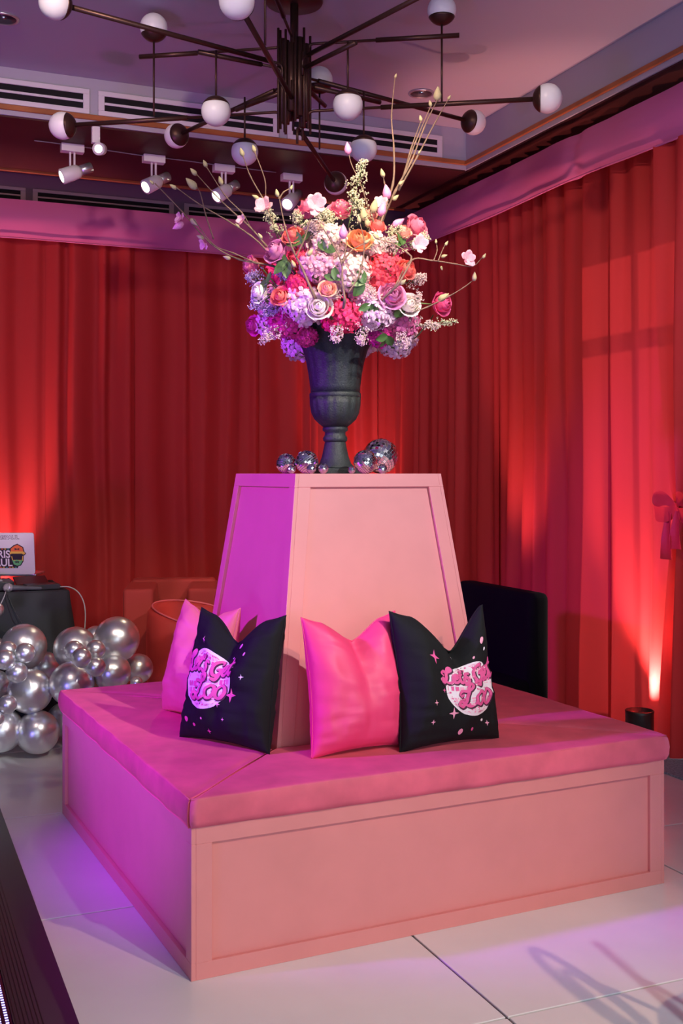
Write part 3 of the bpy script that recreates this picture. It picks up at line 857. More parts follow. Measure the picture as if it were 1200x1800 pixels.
M_fill2 = mat('filler_blush', (.74, .52, .52), .7, trans=.2, island=.25)
M_fill3 = mat('filler_lavender', (.46, .34, .52), .7, trans=.2, island=.3)
def stem_to(t, R3, loc, r=.003, start=Vector((0, 0, 0))):
    inv = R3.transposed(); low = loc.z < URIM.z+.18
    end = inv @ (URIM + Vector((R.uniform(-.05, .05), R.uniform(-.05, .05), R.uniform(.16, .2) if low else R.uniform(-.05, 0))) - loc)
    pts = [start, start*.5+end*.5, end] if low else crom([start, start + Vector((0, 0, -.03)), (start+end)/2, end], 4)
    tube('stem', pts, r, M_stem, t, 5)
CN = {'pink': 'pink', 'deep': 'deep pink', 'lilac': 'lilac pink', 'coral': 'coral red', 'peach': 'peach', 'white': 'blush white', 'orange': 'orange', 'magenta': 'magenta'}
def rose(px, py, rpx, cname, label, face=None, inset=1.02, at=None):
    if at is None: loc, nrm, d = dome(px, py, inset)
    else: loc, nrm, d = at
    r = rpx*d/FPX
    if face is not None: nrm = C(*face).normalized()
    nrm = (nrm + Vector((0, 0, .12))).normalized()
    q = nrm.to_track_quat('Z', 'Y')
    t = thing('rose', label, 'rose', loc - nrm*r*.8, 0, 'roses in the urn arrangement'); t.rotation_euler = q.to_euler()
    m = FM[cname]; Lp = r*1.06
    def pet(ring, a, s, tilt=0):
        o = link('petal', petal_mesh(ring, m), m, t); o.scale = (s, s, s); o.rotation_euler = (0, tilt, a); return o
    a0 = R.uniform(0, 6)
    for ring, cnt in ((0, 3), (1, 4), (2, 5), (3, 5), (4, 6)):
        for k in range(cnt): pet(ring, a0+ring*.7+k*2*math.pi/cnt + R.uniform(-.12, .12), Lp*R.uniform(.93, 1.07), R.uniform(-.10, .10))
    V, F = lathe_geo([(.001, -.02*1), (Lp*.14, -.012), (Lp*.20, .0), (Lp*.22, .02*Lp), (Lp*.1, .03*Lp)], 10); pyd('calyx', V, F, M_stem, t, True)
    stem_to(t, q.to_matrix(), t.location)
    return t
def floret_geo(V, F, c, n, s, rnd):
    x, y = frame_of(n); a0 = rnd.uniform(0, 6)
    for k in range(4):
        a = a0+k*math.pi/2
        d = x*math.cos(a)+y*math.sin(a); e = n.cross(d)
        lift = rnd.uniform(-.15, .45)
        o = len(V)
        V += [c, c + d*s*.55 + e*s*.46 + n*s*.10, c + d*s*1.0 + e*s*.30 + n*s*lift, c + d*s*1.08 + n*s*(lift+.05), c + d*s*1.0 - e*s*.30 + n*s*lift, c + d*s*.55 - e*s*.46 + n*s*.10, c + d*s*.6 + n*s*.22]
        F += [(o, o+1, o+6), (o+1, o+2, o+6), (o+2, o+3, o+6), (o+3, o+4, o+6), (o+4, o+5, o+6), (o+5, o, o+6)]
def hydrangea(px, py, rpx, cname, label, inset=.96, squash=.85, at=None, dens=1.0):
    if at is None: loc, nrm, d = dome(px, py, inset)
    else: loc, nrm, d = at
    r = rpx*1.10*d/FPX; loc = loc - nrm*r*.45
    t = thing('hydrangea', label, 'hydrangea', loc, 0, 'hydrangea heads in the urn arrangement')
    V, F = [], []; rnd = random.Random(int(px*7+py)); n = int(120*dens)
    for i in range(n):
        z = 1-2*(i+.5)/n; a = i*2.39996; rr = math.sqrt(1-z*z)
        dr = Vector((rr*math.cos(a), rr*math.sin(a), z))
        rad = r*rnd.uniform(.86, 1.06)*(1+.12*noise.noise(dr*2.2+Vector((px, py, 0))))
        c = Vector((dr.x*rad, dr.y*rad, dr.z*rad*squash))
        nn = (dr + Vector((rnd.gauss(0, .25), rnd.gauss(0, .25), rnd.gauss(0, .25)))).normalized()
        floret_geo(V, F, c*.96, nn, r*rnd.uniform(.19, .27), rnd)
    o = pyd('florets', V, F, HM[cname], t); o['kind'] = 'stuff'
    lathe('core', sphere_prof(r*.78, 0, 8), M_stem, t, 12)
    stem_to(t, Matrix.Identity(3), loc, .004, Vector((0, 0, -r*.5)))
def leaf_geo(L, W):
    V, F = [], []
    for j in range(7):
        t = j/6; hw = W*math.sin(math.pi*min(1, .06+.94*t))**.8
        for c in (-1, -.5, 0, .5, 1): V.append(Vector((hw*c, L*t, .06*L*abs(c) - .18*L*t*t)))
    for j in range(6):
        for c in range(4): F.append((j*5+c, j*5+c+1, j*5+c+6, j*5+c+5))
    return V, F
leafme = me_of('leaf_blade', leaf_geo(1, .30)); leafme.materials.append(M_leaf)
def leaf_sprig(px, py, Lpx, rot, label, n=3, inset=1.0):
    loc, nrm, d = dome(px, py, inset); L = Lpx*d/FPX
    t = thing('leaf_sprig', label, 'leaves', loc, 0, 'leaf sprigs in the urn arrangement')
    q = nrm.to_track_quat('Z', 'Y'); t.rotation_euler = q.to_euler()
    for k in range(n):
        o = link('leaf', leafme, M_leaf, t); o.scale = (L,)*3
        o.rotation_euler = (R.uniform(-.2, .5), R.uniform(-.4, .4), rot + (k-(n-1)/2)*1.1 + R.uniform(-.2, .2))
    stem_to(t, q.to_matrix(), loc, .002)
G = rose
# --- visible hydrangeas
for a in ((525, 541, 37, 'palelilac', 'round pale lilac hydrangea head below the blush white rose'), (497, 572, 33, 'magenta', 'magenta hydrangea head spilling over the violet side of the urn rim'),
          (534, 598, 19, 'magenta', 'small magenta hydrangea tip hanging lowest over the urn rim'), (468, 577, 25, 'palelilac', 'pale lilac hydrangea head above the dangling magenta rose'),
          (601, 560, 35, 'hot', 'hot pink hydrangea head in the middle of the urn rim'), (664, 551, 36, 'palelilac', 'pale lilac hydrangea head below the big lilac rose'),
          (713, 574, 32, 'mixed', 'two-tone magenta hydrangea head at the end of the rim'), (673, 597, 20, 'magenta', 'dark magenta hydrangea tucked under the urn lip'),
          (616, 474, 37, 'cream', 'large pale pink hydrangea head behind the forked twig'), (681, 474, 35, 'coral', 'large coral pink hydrangea head below the filler sprays'),
          (580, 418, 37, 'cream', 'cream pink hydrangea head high in the arrangement'), (556, 465, 32, 'pinkish', 'peachy pink hydrangea head beside the forked twig'),
          (524, 452, 20, 'coral', 'small coral hydrangea head between lilac roses'), (520, 505, 24, 'hot', 'shadowed hot pink hydrangea tucked deep in the arrangement'),
          (640, 520, 22, 'pinkish', 'soft pink hydrangea peeping above the hot pink one'), (660, 425, 26, 'cream', 'cream hydrangea half hidden under pink filler')):
    hydrangea(*a, inset=.92 if a[2] > 22 else .88)
# --- back of the arrangement (seen only from the side)
for k in range(9):
    a = math.pi*(.12+.76*k/8); X = FC.x + FR.x*.8*math.cos(a); Y = FC.y + FR.y*.8*math.sin(a)
    z = 2.12 + .3*((k*5) % 3)/2
    n = Vector((math.cos(a), math.sin(a), .3)).normalized()
    hydrangea(k*31, k, 34, ('palelilac', 'hot', 'pinkish')[k % 3], 'hydrangea head on the hidden rear of the arrangement', at=(C(X, Y, z), C(n.x, n.y, n.z), 4.7), dens=.7)
# --- roses
for a in ((540, 357, 22, 'pink', 'upturned pink rose beside an open white magnolia', (-.25, -.5, .8)), (600, 358, 21, 'pink', 'topmost full pink rose of the arrangement', (0, -.65, .75)),
          (740, 394, 21, 'pink', 'deep pink rose tilted away above a white magnolia bloom', (.75, -.6, .3)), (708, 402, 17, 'peach', 'ruffled peach rose below the tall bare branches', (.2, -.6, .7)),
          (433, 466, 18, 'pink', 'pink rose jutting out alone under the magnolia twigs', (-.85, -.45, -.1)), (478, 437, 22, 'lilac', 'lilac rose where the long twigs start', (-.6, -.7, .3)),
          (512, 408, 19, 'coral', 'coral rose among pale blossoms high on the twig side', (-.2, -.75, .5)), (490, 519, 17, 'coral', 'coral red rose with a dark heart above the magenta hydrangea', (-.3, -.9, .1)),
          (449, 512, 18, 'white', 'blush white rose in the lavender filler', (-.7, -.7, .1)), (440, 573, 17, 'magenta', 'magenta rose dangling beside the pale lilac hydrangea', (-.75, -.6, -.25)),
          (559, 537, 23, 'white', 'large open blush white rose above the urn rim', (-.05, -1, .05)), (692, 516, 23, 'lilac', 'large lilac pink rose under the coral hydrangea', (.25, -.95, .1)),
          (722, 533, 19, 'white', 'blush white rosebud beside the large lilac pink rose', (.35, -.9, .1)), (719, 470, 19, 'coral', 'coral rose at the edge beside the coral hydrangea', (.6, -.75, .25)),
          (784, 533, 20, 'deep', 'deep pink rose standing off alone on its twig', (.7, -.65, -.05)), (632, 415, 23, 'orange', 'orange rose below the greenish filler plume', (.0, -.8, .5)),
          (666, 392, 15, 'coral', 'small coral rose at the foot of the tall branches', (.3, -.6, .7)), (575, 505, 15, 'peach', 'small peach rose sunk between hydrangeas', (0, -.95, .2)),
          (650, 372, 15, 'peach', 'small peach rose behind the magnolia buds', (.1, -.5, .8))):
    X = a[0]
    at = None
    if X < 445: d = 4.50; p = PX(a[0], a[1], d); at = (p, C(*a[5]).normalized(), d)
    if X > 770: d = 4.50; p = PX(a[0], a[1], d); at = (p, C(*a[5]).normalized(), d)
    rose(*a[:5], face=a[5], inset=1.06 if a[1] > 400 else 1.0, at=at)
# --- leaves
for a in ((530, 428, 30, .5, 'dark green leaves beside the coral rose'), (505, 460, 32, 2.2, 'green leaves under the lilac rose'), (590, 492, 24, 0, 'green leaves at the foot of the forked twig'),
          (640, 498, 30, 1.3, 'broad green leaves above the hot pink hydrangea'), (650, 535, 24, 3.0, 'drooping green leaves over the pale lilac hydrangea'), (745, 572, 30, -1.6, 'rounded green leaves at the end of the arrangement'),
          (680, 590, 26, 3.1, 'dark green leaves under the urn lip'), (470, 500, 24, 1.2, 'green leaves among lavender filler'), (570, 440, 24, -.6, 'green leaves between the cream hydrangeas'), (705, 430, 22, .4, 'green leaves beside the peach rose'), (700, 555, 24, .2, 'green leaves between lilac rose and hydrangea')):
    leaf_sprig(*a)
# --- filler sprays
def filler(base, tip, m, label, spread, n, bs, seed, bd=None):
    """airy spray from base px to tip px"""
    rnd = random.Random(seed)
    d = bd or dome(base[0], base[1], .85)[2]
    d2 = d - .03
    a, b = PX(*base, d), PX(*tip, d2)
    t = thing('filler_spray', label, 'filler flower', a, 0, 'airy filler sprays in the urn arrangement')
    b = b-a; Lb = b.length; sp = spread*d/FPX
    geos = [tube_geo(crom([Vector(), b*.5+Vector((0, 0, .01)), b], 4), [.0022*(1-.7*i/8) for i in range(9)], 5)]
    V, F = [], []
    for i in range(n):
        k = .12+.88*rnd.random()**.8; p0 = b*k
        dr = Vector((rnd.gauss(0, 1), rnd.gauss(0, 1), rnd.gauss(.3, 1))).normalized()
        ln = sp*rnd.uniform(.35, 1)*(1.05-.75*k)
        p1 = p0 + (dr + b.normalized()*.6).normalized()*ln
        if i % 2 == 0: geos.append(tube_geo([p0-b*.06, p1], [.0011, .0007], 3))
        for c in range(6):
            q = p1 + Vector((rnd.gauss(0, 1), rnd.gauss(0, 1), rnd.gauss(0, 1)))*bs*1.5
            s = bs*rnd.uniform(.6, 1.2); o = len(V)
            V += [q+Vector((s, 0, 0)), q+Vector((0, s, 0)), q+Vector((-s, 0, 0)), q+Vector((0, -s, 0)), q+Vector((0, 0, s*1.3)), q+Vector((0, 0, -s))]
            F += [(o+i_, o+(i_+1) % 4, o+4) for i_ in range(4)] + [(o+(i_+1) % 4, o+i_, o+5) for i_ in range(4)]
    pyd('stems', *merge(geos), M_stem, t, True)
    o = pyd('blossoms', V, F, m, t); o['kind'] = 'stuff'
fills = [((612, 400), (637, 288), M_fill, 'tall greenish cream filler plume over the topmost rose', 34, 80, .0034), ((500, 430), (470, 372), M_fill, 'greenish cream filler spray by the bare twigs', 30, 60, .0032),
  ((540, 420), (520, 378), M_fill, 'greenish cream filler spray below the upturned rose', 26, 50, .003), ((570, 400), (575, 378), M_fill, 'greenish cream filler between the two top roses', 26, 50, .003),
  ((480, 520), (446, 540), M_fill3, 'lavender filler spray below the blush white rose', 34, 80, .0030), ((470, 490), (440, 490), M_fill3, 'lavender filler spray under the lone pink rose', 28, 60, .003),
  ((500, 500), (495, 475), M_fill3, 'lavender filler spray under the lilac rose', 26, 50, .003), ((490, 575), (460, 600), M_fill2, 'blush filler tips hanging by the magenta rose', 24, 50, .0028),
  ((560, 430), (545, 400), M_fill2, 'blush filler cluster by the upturned rose', 30, 70, .003), ((660, 450), (690, 425), M_fill2, 'blush filler spray above the coral hydrangea', 34, 80, .0032),
  ((690, 440), (752, 418), M_fill, 'pale filler spray poking out past the white magnolia', 30, 60, .003), ((710, 500), (742, 490), M_fill2, 'blush filler spray beside the coral rose', 30, 70, .003),
  ((730, 575), (765, 572), M_fill2, 'pale filler tip by the rounded leaves', 20, 40, .003), ((745, 575), (800, 566), M_fill, 'long pale filler tip under the deep pink rose', 16, 40, .0028),
  ((600, 570), (588, 598), M_fill2, 'blush filler tuft hanging before the urn', 22, 50, .0028), ((640, 575), (634, 600), M_fill2, 'blush filler tuft hanging between two hydrangeas', 22, 50, .0028),
  ((700, 590), (712, 608), M_fill2, 'pale filler tips below the two-tone hydrangea', 22, 50, .0028), ((580, 505), (590, 520), M_fill2, 'blush filler between the blush white rose and the fork', 24, 50, .003),
  ((640, 505), (650, 520), M_fill2, 'blush filler sprinkled over the pale lilac hydrangea', 26, 60, .003), ((520, 430), (560, 395), M_fill2, 'blush filler haze under the upturned rose', 34, 90, .003), ((590, 400), (560, 372), M_fill, 'cream filler plume between the two top roses', 30, 80, .003), ((640, 400), (625, 350), M_fill, 'cream filler plume right behind the topmost rose', 26, 70, .0032), ((680, 430), (700, 398), M_fill, 'cream filler around the peach rose', 26, 70, .003), ((500, 540), (470, 550), M_fill3, 'lavender filler spray over the magenta hydrangea', 30, 80, .003), ((720, 560), (735, 520), M_fill2, 'blush filler behind the blush white rosebud', 26, 60, .003), ((600, 440), (650, 432), M_fill, 'cream filler around the orange rose', 26, 50, .003)]
for i, f in enumerate(fills): filler(*f, seed=200+i, bd=None if f[0][1] < 560 else dome(f[0][0], min(f[0][1], 565), 1.02)[2])
# --- magnolia branches
def bud_geo(L, r):
    return lathe_geo([(r*.45, 0), (r*.95, L*.22), (r, L*.42), (r*.7, L*.68), (r*.28, L*.9), (r*.04, L)], 9)
budme = me_of('bud_body', bud_geo(1, .27)); budme.materials.append(M_bud)
budme2 = me_of('bud_body', bud_geo(1, .30)); budme2.materials.append(mat('magnolia_bud_pink', (.74, .26, .48), .5, var=.2, vscale=20))
mpet = me_of('magnolia_petal', petal_geo(1.0, .8, .45, 1.0, .1, n=5, m=6, seed=1)); mpet.materials.append(M_magn)
def branch(paths, label, buds, d0, d1, r0=.0045, r1=.0018, blooms=()):
    """paths: px polylines from the arrangement outward; the first is the main limb"""
    base = PX(*paths[0][0], d0)
    t = thing('magnolia_branch', label, 'branch', base, 0, 'magnolia branches in the urn arrangement')
    for bi, path in enumerate(paths):
        n = len(path); L3 = []
        for i, p in enumerate(path):
            k = i/(n-1); dd = d0+(d1-d0)*(k if bi == 0 else .3+.7*k)
            L3.append(PX(p[0], p[1], dd)-base)
        pts = crom(L3, 6); m = len(pts)
        a, b = (r0, r1) if bi == 0 else (r0*.62, r1)
        rad = [(a+(b-a)*i/(m-1))*(1+(.35 if (i % 6) == 0 else 0)) for i in range(m)]
        if bi == 0:                               # carry the limb down into the urn
            e = URIM-base; pts = [e, e*.45] + pts; rad = [a*1.1, a*1.05] + rad
        tube('limb' if bi == 0 else 'twig', pts, rad, M_twig, t, 7)
    for (px, py, Lpx, dx, dy, pk) in buds:
        k = d1 if True else d0
        dd = d0+(d1-d0)*.8; o = link('bud', budme2 if pk else budme, None, t)
        o.location = PX(px, py, dd)-base; L = Lpx*dd/FPX; o.scale = (L,)*3
        o.rotation_euler = C(dx, -.15, -dy).normalized().to_track_quat('Z', 'Y').to_euler()
    for (px, py, rpx, face) in blooms:
        dd = d0+(d1-d0)*.8; c = PX(px, py, dd)-base; L = rpx*dd/FPX
        q = C(*face).normalized().to_track_quat('Z', 'Y')
        for k in range(6):
            o = link('blossom_petal', mpet, None, t); o.location = c
            o.rotation_euler = (q.to_matrix() @ Matrix.Rotation(k*math.pi/3+.3, 3, 'Z') @ Matrix.Rotation(R.uniform(-.2, .5), 3, 'Y')).to_euler()
            o.scale = (L*R.uniform(.85, 1.1),)*3
D0 = 4.42
branch([[(520, 490), (480, 468), (420, 456), (370, 428), (320, 372), (272, 322)], [(375, 420), (362, 380), (352, 340), (346, 330)], [(450, 462), (410, 445), (375, 430), (340, 385)]],
       'longest arching magnolia branch, reaching farthest toward the track lights', [(345, 332, 26, -.7, -.7, 0), (322, 392, 22, -.8, .5, 1), (335, 385, 18, .6, .6, 0), (270, 324, 10, -.7, -.7, 0), (358, 420, 14, -.9, -.4, 0), (405, 455, 14, -1, -.3, 0)], D0, 4.15, blooms=((319, 384, 15, (-.7, -.5, 0)), (360, 428, 13, (-.6, -.6, -.3))))
branch([[(500, 480), (468, 440), (440, 414), (400, 388), (352, 360), (310, 330)]], 'straight magnolia twig just above the arching one', [(310, 332, 14, -.8, -.5, 0), (420, 400, 10, -.6, -.7, 0)], D0, 4.25)
branch([[(505, 470), (466, 430), (440, 400), (402, 366), (376, 340), (345, 306)], [(440, 400), (425, 374), (395, 343), (362, 292)]], 'forked magnolia branch crossing the third track light', [(345, 308, 16, -.7, -.8, 0), (363, 294, 14, -.4, -.9, 0), (390, 325, 16, -.3, -.9, 0), (460, 420, 12, -.5, -.8, 0)], D0, 4.25, blooms=((426, 388, 11, (-.5, -.6, .2)),))
branch([[(500, 450), (478, 390), (465, 355), (440, 310), (427, 274)], [(474, 380), (467, 350), (465, 315), (447, 266)]], 'upright magnolia pair of twigs in front of a hanging globe', [(427, 275, 16, -.3, -1, 0), (448, 268, 14, -.3, -1, 0), (455, 350, 14, -.9, -.5, 0)], D0, 4.3, blooms=((466, 368, 22, (-.4, -.7, .5)),))
branch([[(548, 512), (530, 470), (515, 440), (500, 395), (490, 345)], [(520, 452), (535, 420), (545, 385), (552, 365)], [(490, 350), (498, 338), (508, 332)]], 'grey magnolia branch standing before the lilac hydrangea', [(488, 346, 14, -.2, -1, 0), (510, 334, 10, .4, -.9, 0), (540, 450, 16, .6, -.7, 0), (518, 470, 14, -.4, -.9, 0)], 4.22, 4.22, .0055, blooms=((553, 360, 22, (.3, -.8, .1)),))
branch([[(648, 425), (668, 380), (690, 325), (692, 262), (688, 205), (694, 136)], [(680, 345), (675, 320), (673, 308)]], 'tallest straight magnolia shoot rising toward the ceiling', [(694, 138, 9, .3, -1, 0), (674, 312, 16, -.3, -1, 0), (681, 350, 26, -.15, -1, 1), (700, 325, 12, .8, -.6, 0)], 4.5, 4.45, .006, blooms=((668, 360, 16, (.1, -.8, .5)),))
branch([[(652, 428), (672, 385), (695, 335), (722, 285), (745, 225), (770, 172)], [(700, 330), (712, 300), (730, 250), (757, 186)], [(700, 335), (735, 272), (762, 220), (788, 174)], [(712, 300), (722, 262), (740, 212)]],
       'cluster of tall leaning magnolia shoots with buds at their tips', [(768, 178, 26, .05, -1, 0), (757, 188, 12, -.2, -1, 0), (787, 176, 10, .5, -.9, 0), (740, 214, 12, -.2, -1, 0), (690, 352, 14, .7, -.6, 0), (735, 270, 7, .5, -.7, 0)], 4.5, 4.45, .007)
branch([[(690, 510), (722, 458), (760, 458), (800, 464), (830, 468), (848, 452)], [(762, 458), (768, 440), (766, 425)], [(770, 458), (775, 445), (782, 430)]], 'long thin magnolia twig reaching out over the window-side drapes', [(848, 454, 10, .6, -.9, 0), (766, 428, 8, 0, -1, 0), (782, 432, 10, .5, -.8, 0), (775, 452, 12, .9, -.3, 0), (775, 468, 8, .2, .9, 0)], 4.3, 4.4, .0035, .0015, blooms=((820, 456, 16, (.3, -.9, .1)),))
branch([[(715, 552), (750, 540), (790, 520), (815, 505), (832, 492)]], 'short thin magnolia twig passing the deep pink rose', [(833, 494, 16, .05, -1, 0), (770, 528, 22, .8, -.5, 0)], 4.36, 4.42, .003, .0014)
branch([[(606, 528), (601, 490), (600, 462), (585, 430), (568, 402)], [(600, 466), (606, 445), (608, 420), (600, 400)], [(612, 515), (632, 480), (640, 430), (632, 390)], [(602, 462), (618, 440), (640, 428)]], 'dark forked magnolia twig in the centre of the flowers', [(603, 420, 26, 0, -1, 1), (632, 392, 14, -.2, -1, 0), (567, 402, 10, -.4, -1, 0), (640, 428, 12, .8, -.5, 0)], 4.2, 4.22, .0048)
branch([[(700, 500), (722, 458), (716, 445), (690, 428), (662, 420)]], 'dark bent magnolia twig over the coral hydrangea', [(703, 500, 14, .6, -.5, 0), (665, 420, 14, -.7, -.6, 0)], 4.2, 4.24, .004, blooms=((735, 430, 18, (.5, -.8, .1)),))
branch([[(650, 400), (645, 360), (632, 320), (618, 290), (612, 268)]], 'single magnolia shoot with one pink bud behind the cream plume', [(612, 272, 22, -.1, -1, 1)], 4.5, 4.5, .003, .0015)
branch([[(660, 420), (668, 395), (676, 370), (682, 352)], [(664, 410), (655, 385), (650, 366)]], 'stout magnolia stub covered in fat buds', [(640, 388, 24, -.1, -1, 0), (655, 375, 26, .2, -1, 0), (668, 380, 26, .3, -1, 1), (690, 398, 24, .8, -.5, 1), (648, 400, 20, -.3, -1, 0)], 4.36, 4.38, .006)
# ------------------------------------------------------------------ chandelier
HD = 5.81; HUB = C((517-600)/FPX*HD, HD)
ch = thing('chandelier', 'dark bronze chandelier of radiating rods with white glass globes', 'chandelier', HUB + Vector((0, 0, 3.30)))
O = ch.location
def zpt(px, py, z): return PX(px, py, (z-H)*FPX/(HORIZ-py)) - O
def hz(py): return H + (HORIZ-py)/FPX*HD
lathe('canopy', [(.15, ZC-.0005-O.z), (.152, ZC-.02-O.z), (.145, ZC-.032-O.z), (.02, ZC-.036-O.z)], M_bronze, ch, 40)
tube('stem', [(0, 0, ZC-.03-O.z), (0, 0, 3.55-O.z)], .022, M_bronze, ch, 14)
for k in range(8):
    a = 2*math.pi*k/8 + .2; r = .062 if k % 2 else .05
    zz = .03*((k*3) % 5)
    z0, z1 = 3.36-O.z + .02*((k*7) % 4), 3.77-O.z + zz*.4
    tube('hub_tube', [(r*math.cos(a), r*math.sin(a), z0), (r*math.cos(a), r*math.sin(a), z1)], .019, M_bronze, ch, 12)
    tube('hub_rod', [(r*1.35*math.cos(a+.3), r*1.35*math.sin(a+.3), z0-.06), (r*1.35*math.cos(a+.3), r*1.35*math.sin(a+.3), z1+.05)], .007, M_bronze, ch, 8)
GR = .074
def globe(c, d):
    """c centre, d direction from the holder toward the globe"""
    Mx = orient(d, c)
    g = lathe('globe', sphere_prof(GR, 0, 16, -60, 90), M_opal, ch, 32, None, True, Mx)
    lathe('globe_cap', sphere_prof(GR*1.035, 0, 8, -90, -28), M_bronze, g, 32, None, True, Mx)
def arm(hubpy, end, kind, gpx=None, rod=None, thick0=.30):
    """horizontal arm at the height seen at hubpy on the hub; end px; kind 'end' globe on tip or 'rod' vertical rod"""
    z = min(hz(hubpy), 3.80)
    e = zpt(end[0], end[1], z); dirn = Vector((e.x, e.y, 0)).normalized(); zz = z-O.z
    L = Vector((e.x, e.y, 0)).length
    def at(s): return Vector((dirn.x*s, dirn.y*s, zz))
    sgn = 1 if (int(hubpy) % 2) else -1
    bend = [Vector((dirn.x*.075, dirn.y*.075, zz-sgn*.09)), Vector((dirn.x*.075, dirn.y*.075, zz-sgn*.02)), Vector((dirn.x*.082, dirn.y*.082, zz-sgn*.006)), Vector((dirn.x*.10, dirn.y*.10, zz)), at(L*thick0+.02)]
    tube('arm_neck', bend, .0075, M_bronze, ch, 8)
    Lt = L - (GR*.9 if kind == 'end' else 0)
    a = tube('arm', [at(L*thick0), at(Lt)], .0125, M_bronze, ch, 10)
    if kind == 'end': globe(at(L), dirn)
    else:
        (rx, rtop, rbot, gy) = rod
        # rod crosses the arm; position along the arm where px matches
        best = min((abs(((rx-600)/FPX)*( (Vector((0,0,0))+at(s)+O).dot(C(0,1)) ) - (at(s)+O).dot(C(1,0))), s) for s in [L*i/200 for i in range(60, 201)])
        p = at(best[1]); dd = (p+O).dot(C(0, 1))
        zt = H+(HORIZ-rtop)/FPX*dd-O.z; zb = H+(HORIZ-rbot)/FPX*dd-O.z; zg = H+(HORIZ-gy)/FPX*dd-O.z
        side = Vector((-dirn.y, dirn.x, 0))*.012
        tube('drop_rod', [(p.x+side.x, p.y+side.y, zt), (p.x+side.x, p.y+side.y, zb)], .0055, M_bronze, ch, 8)
        globe(Vector((p.x+side.x, p.y+side.y, zg)), Vector((0, 0, 1 if zg > zz else -1)))
arm(119, (97, 5), 'end', thick0=.12)
arm(180, (416, 2), 'end', thick0=.06)
arm(82, (245, 100), 'rod', rod=(271, 72, 205, 50), thick0=.62)
arm(125, (348, 91), 'rod', rod=(378, 90, 172, 197), thick0=.35)
arm(195, (110, 221), 'end', thick0=.45)
arm(143, (310, 239), 'end', thick0=.15)
arm(154, (415, 193), 'rod', rod=(433, 172, 246, 268), thick0=.25)
arm(128, (625, 75), 'rod', rod=(608, 72, 158, 184), thick0=.2)
arm(79, (807, 62), 'rod', rod=(776, 36, 180, 16), thick0=.5)
arm(197, (962, 173), 'end', thick0=.35)
arm(131, (832, 215), 'end', thick0=.12)
arm(145, (668, 180), 'rod', rod=(641, 160, 238, 261), thick0=.22)
arm(215, (590, 322), 'end', thick0=.12)
arm(136, (571, 186), 'rod', rod=(565, 158, 262, 140), thick0=.3)
arm(76, (456, -76), 'rod', rod=(461, -96, 80, -112), thick0=.35)
arm(109, (800, -38), 'end', thick0=.1)

# ------------------------------------------------------------------ track lights
def track_light(px, py, label, group, aimdir, drop=.13, lit=True, side=True):
    d = (ZS-.006-H)*FPX/(HORIZ-py); p = PX(px, py, d)
    t = thing('track_light', label, 'spotlight', (p.x, p.y, ZS-.004), 0, group)
    bx = C(1, .02).normalized(); ang = 0
    box('mount_box', (-.075, -.035, -.052), (.075, .035, -.0005), M_white, t, .004, 2)
    for s in (-1, 1): box('yoke_arm', (s*.014-.006, -.008, -.052-drop), (s*.014+.006, .008, -.05), M_white, t, .002, 1)
    a = C(*aimdir).normalized(); Mx = orient(a, (0, 0, -.06-drop))
    lathe('lamp_head', [(.030, -.06), (.046, -.04), (.050, 0), (.052, .075), (.049, .078)], M_white, t, 26, None, True, Mx)
    V, F = lathe_geo([(.030, -.14), (.033, -.138), (.033, -.062), (.030, -.06)], 40, lambda aa, z: 1+.07*math.cos(aa*20)); pyd('heat_sink', [Mx @ v for v in V], F, M_alu, t, True)
    lathe('lens', [(.046, .076), (.03, .080), (.001, .081)], M_lamp, t, 24, None, True, Mx)
    q = Mx @ Vector((0, 0, .12)) + t.location
    spot('track_lamp', q, q + a, 45, (1, .80, .55), 50, .6, .03)
A_ = (-.72, -.52, -.42)
TG = 'track spotlights on the maroon beam'
track_light(127, 255, 'white track spotlight next to the upright small lamp', TG, (-.82, -.40, -.40))
track_light(270, 274, 'white track spotlight over the tip of the longest branch', TG, (-.62, -.60, -.50))
track_light(393, 291, 'white track spotlight behind the forked branch', TG, (-.62, -.55, -.55))
track_light(512, 307, 'white track spotlight beside the upturned pink rose', TG, (-.35, -.75, -.55))
# a cylinder lamp seen end-on
d = (ZS-H)*FPX/(HORIZ-222); p = PX(168, 222, d)
t = thing('track_light', 'small lit lamp on a straight white stem under the beam', 'spotlight', (p.x, p.y, ZS-.004), 0, TG)
box('mount_box', (-.025, -.02, -.105), (.025, .02, -.0005), M_white, t, .004, 2)
tube('stem', [(0, 0, -.10), (.015, -.02, -.13)], .008, M_white, t, 8)
Mx = orient(C(-.02, -.97, -.25), (.02, -.03, -.145))
lathe('lamp_head', [(.028, -.06), (.038, -.04), (.040, .03), (.038, .033)], M_white, t, 24, None, True, Mx)
lathe('lens', [(.037, .030), (.02, .034), (.001, .035)], M_lamp, t, 24, None, True, Mx)
# twisted feed wire between the heads
pts = [PX(60, 247, 0)]*0
wire = [(60, 247), (100, 252), (200, 266), (240, 272), (330, 283), (365, 288), (430, 296), (485, 303)]
wp = [PX(a, b, (ZS-.012-H)*FPX/(HORIZ-b)) for a, b in wire]
for q in wp: q.z = ZS-.012
base = wp[0].copy()
o = tube('feed_wire', [q-base for q in crom(wp, 4)], .004, mat('grey_wire', (.3, .28, .3), .6), None, 6); o.location = base
tag(o, 'thin grey feed wire linking the track spotlights', 'wire')

# ------------------------------------------------------------------ table of DJ gear and balloons
TD = 6.75; ZD = .83
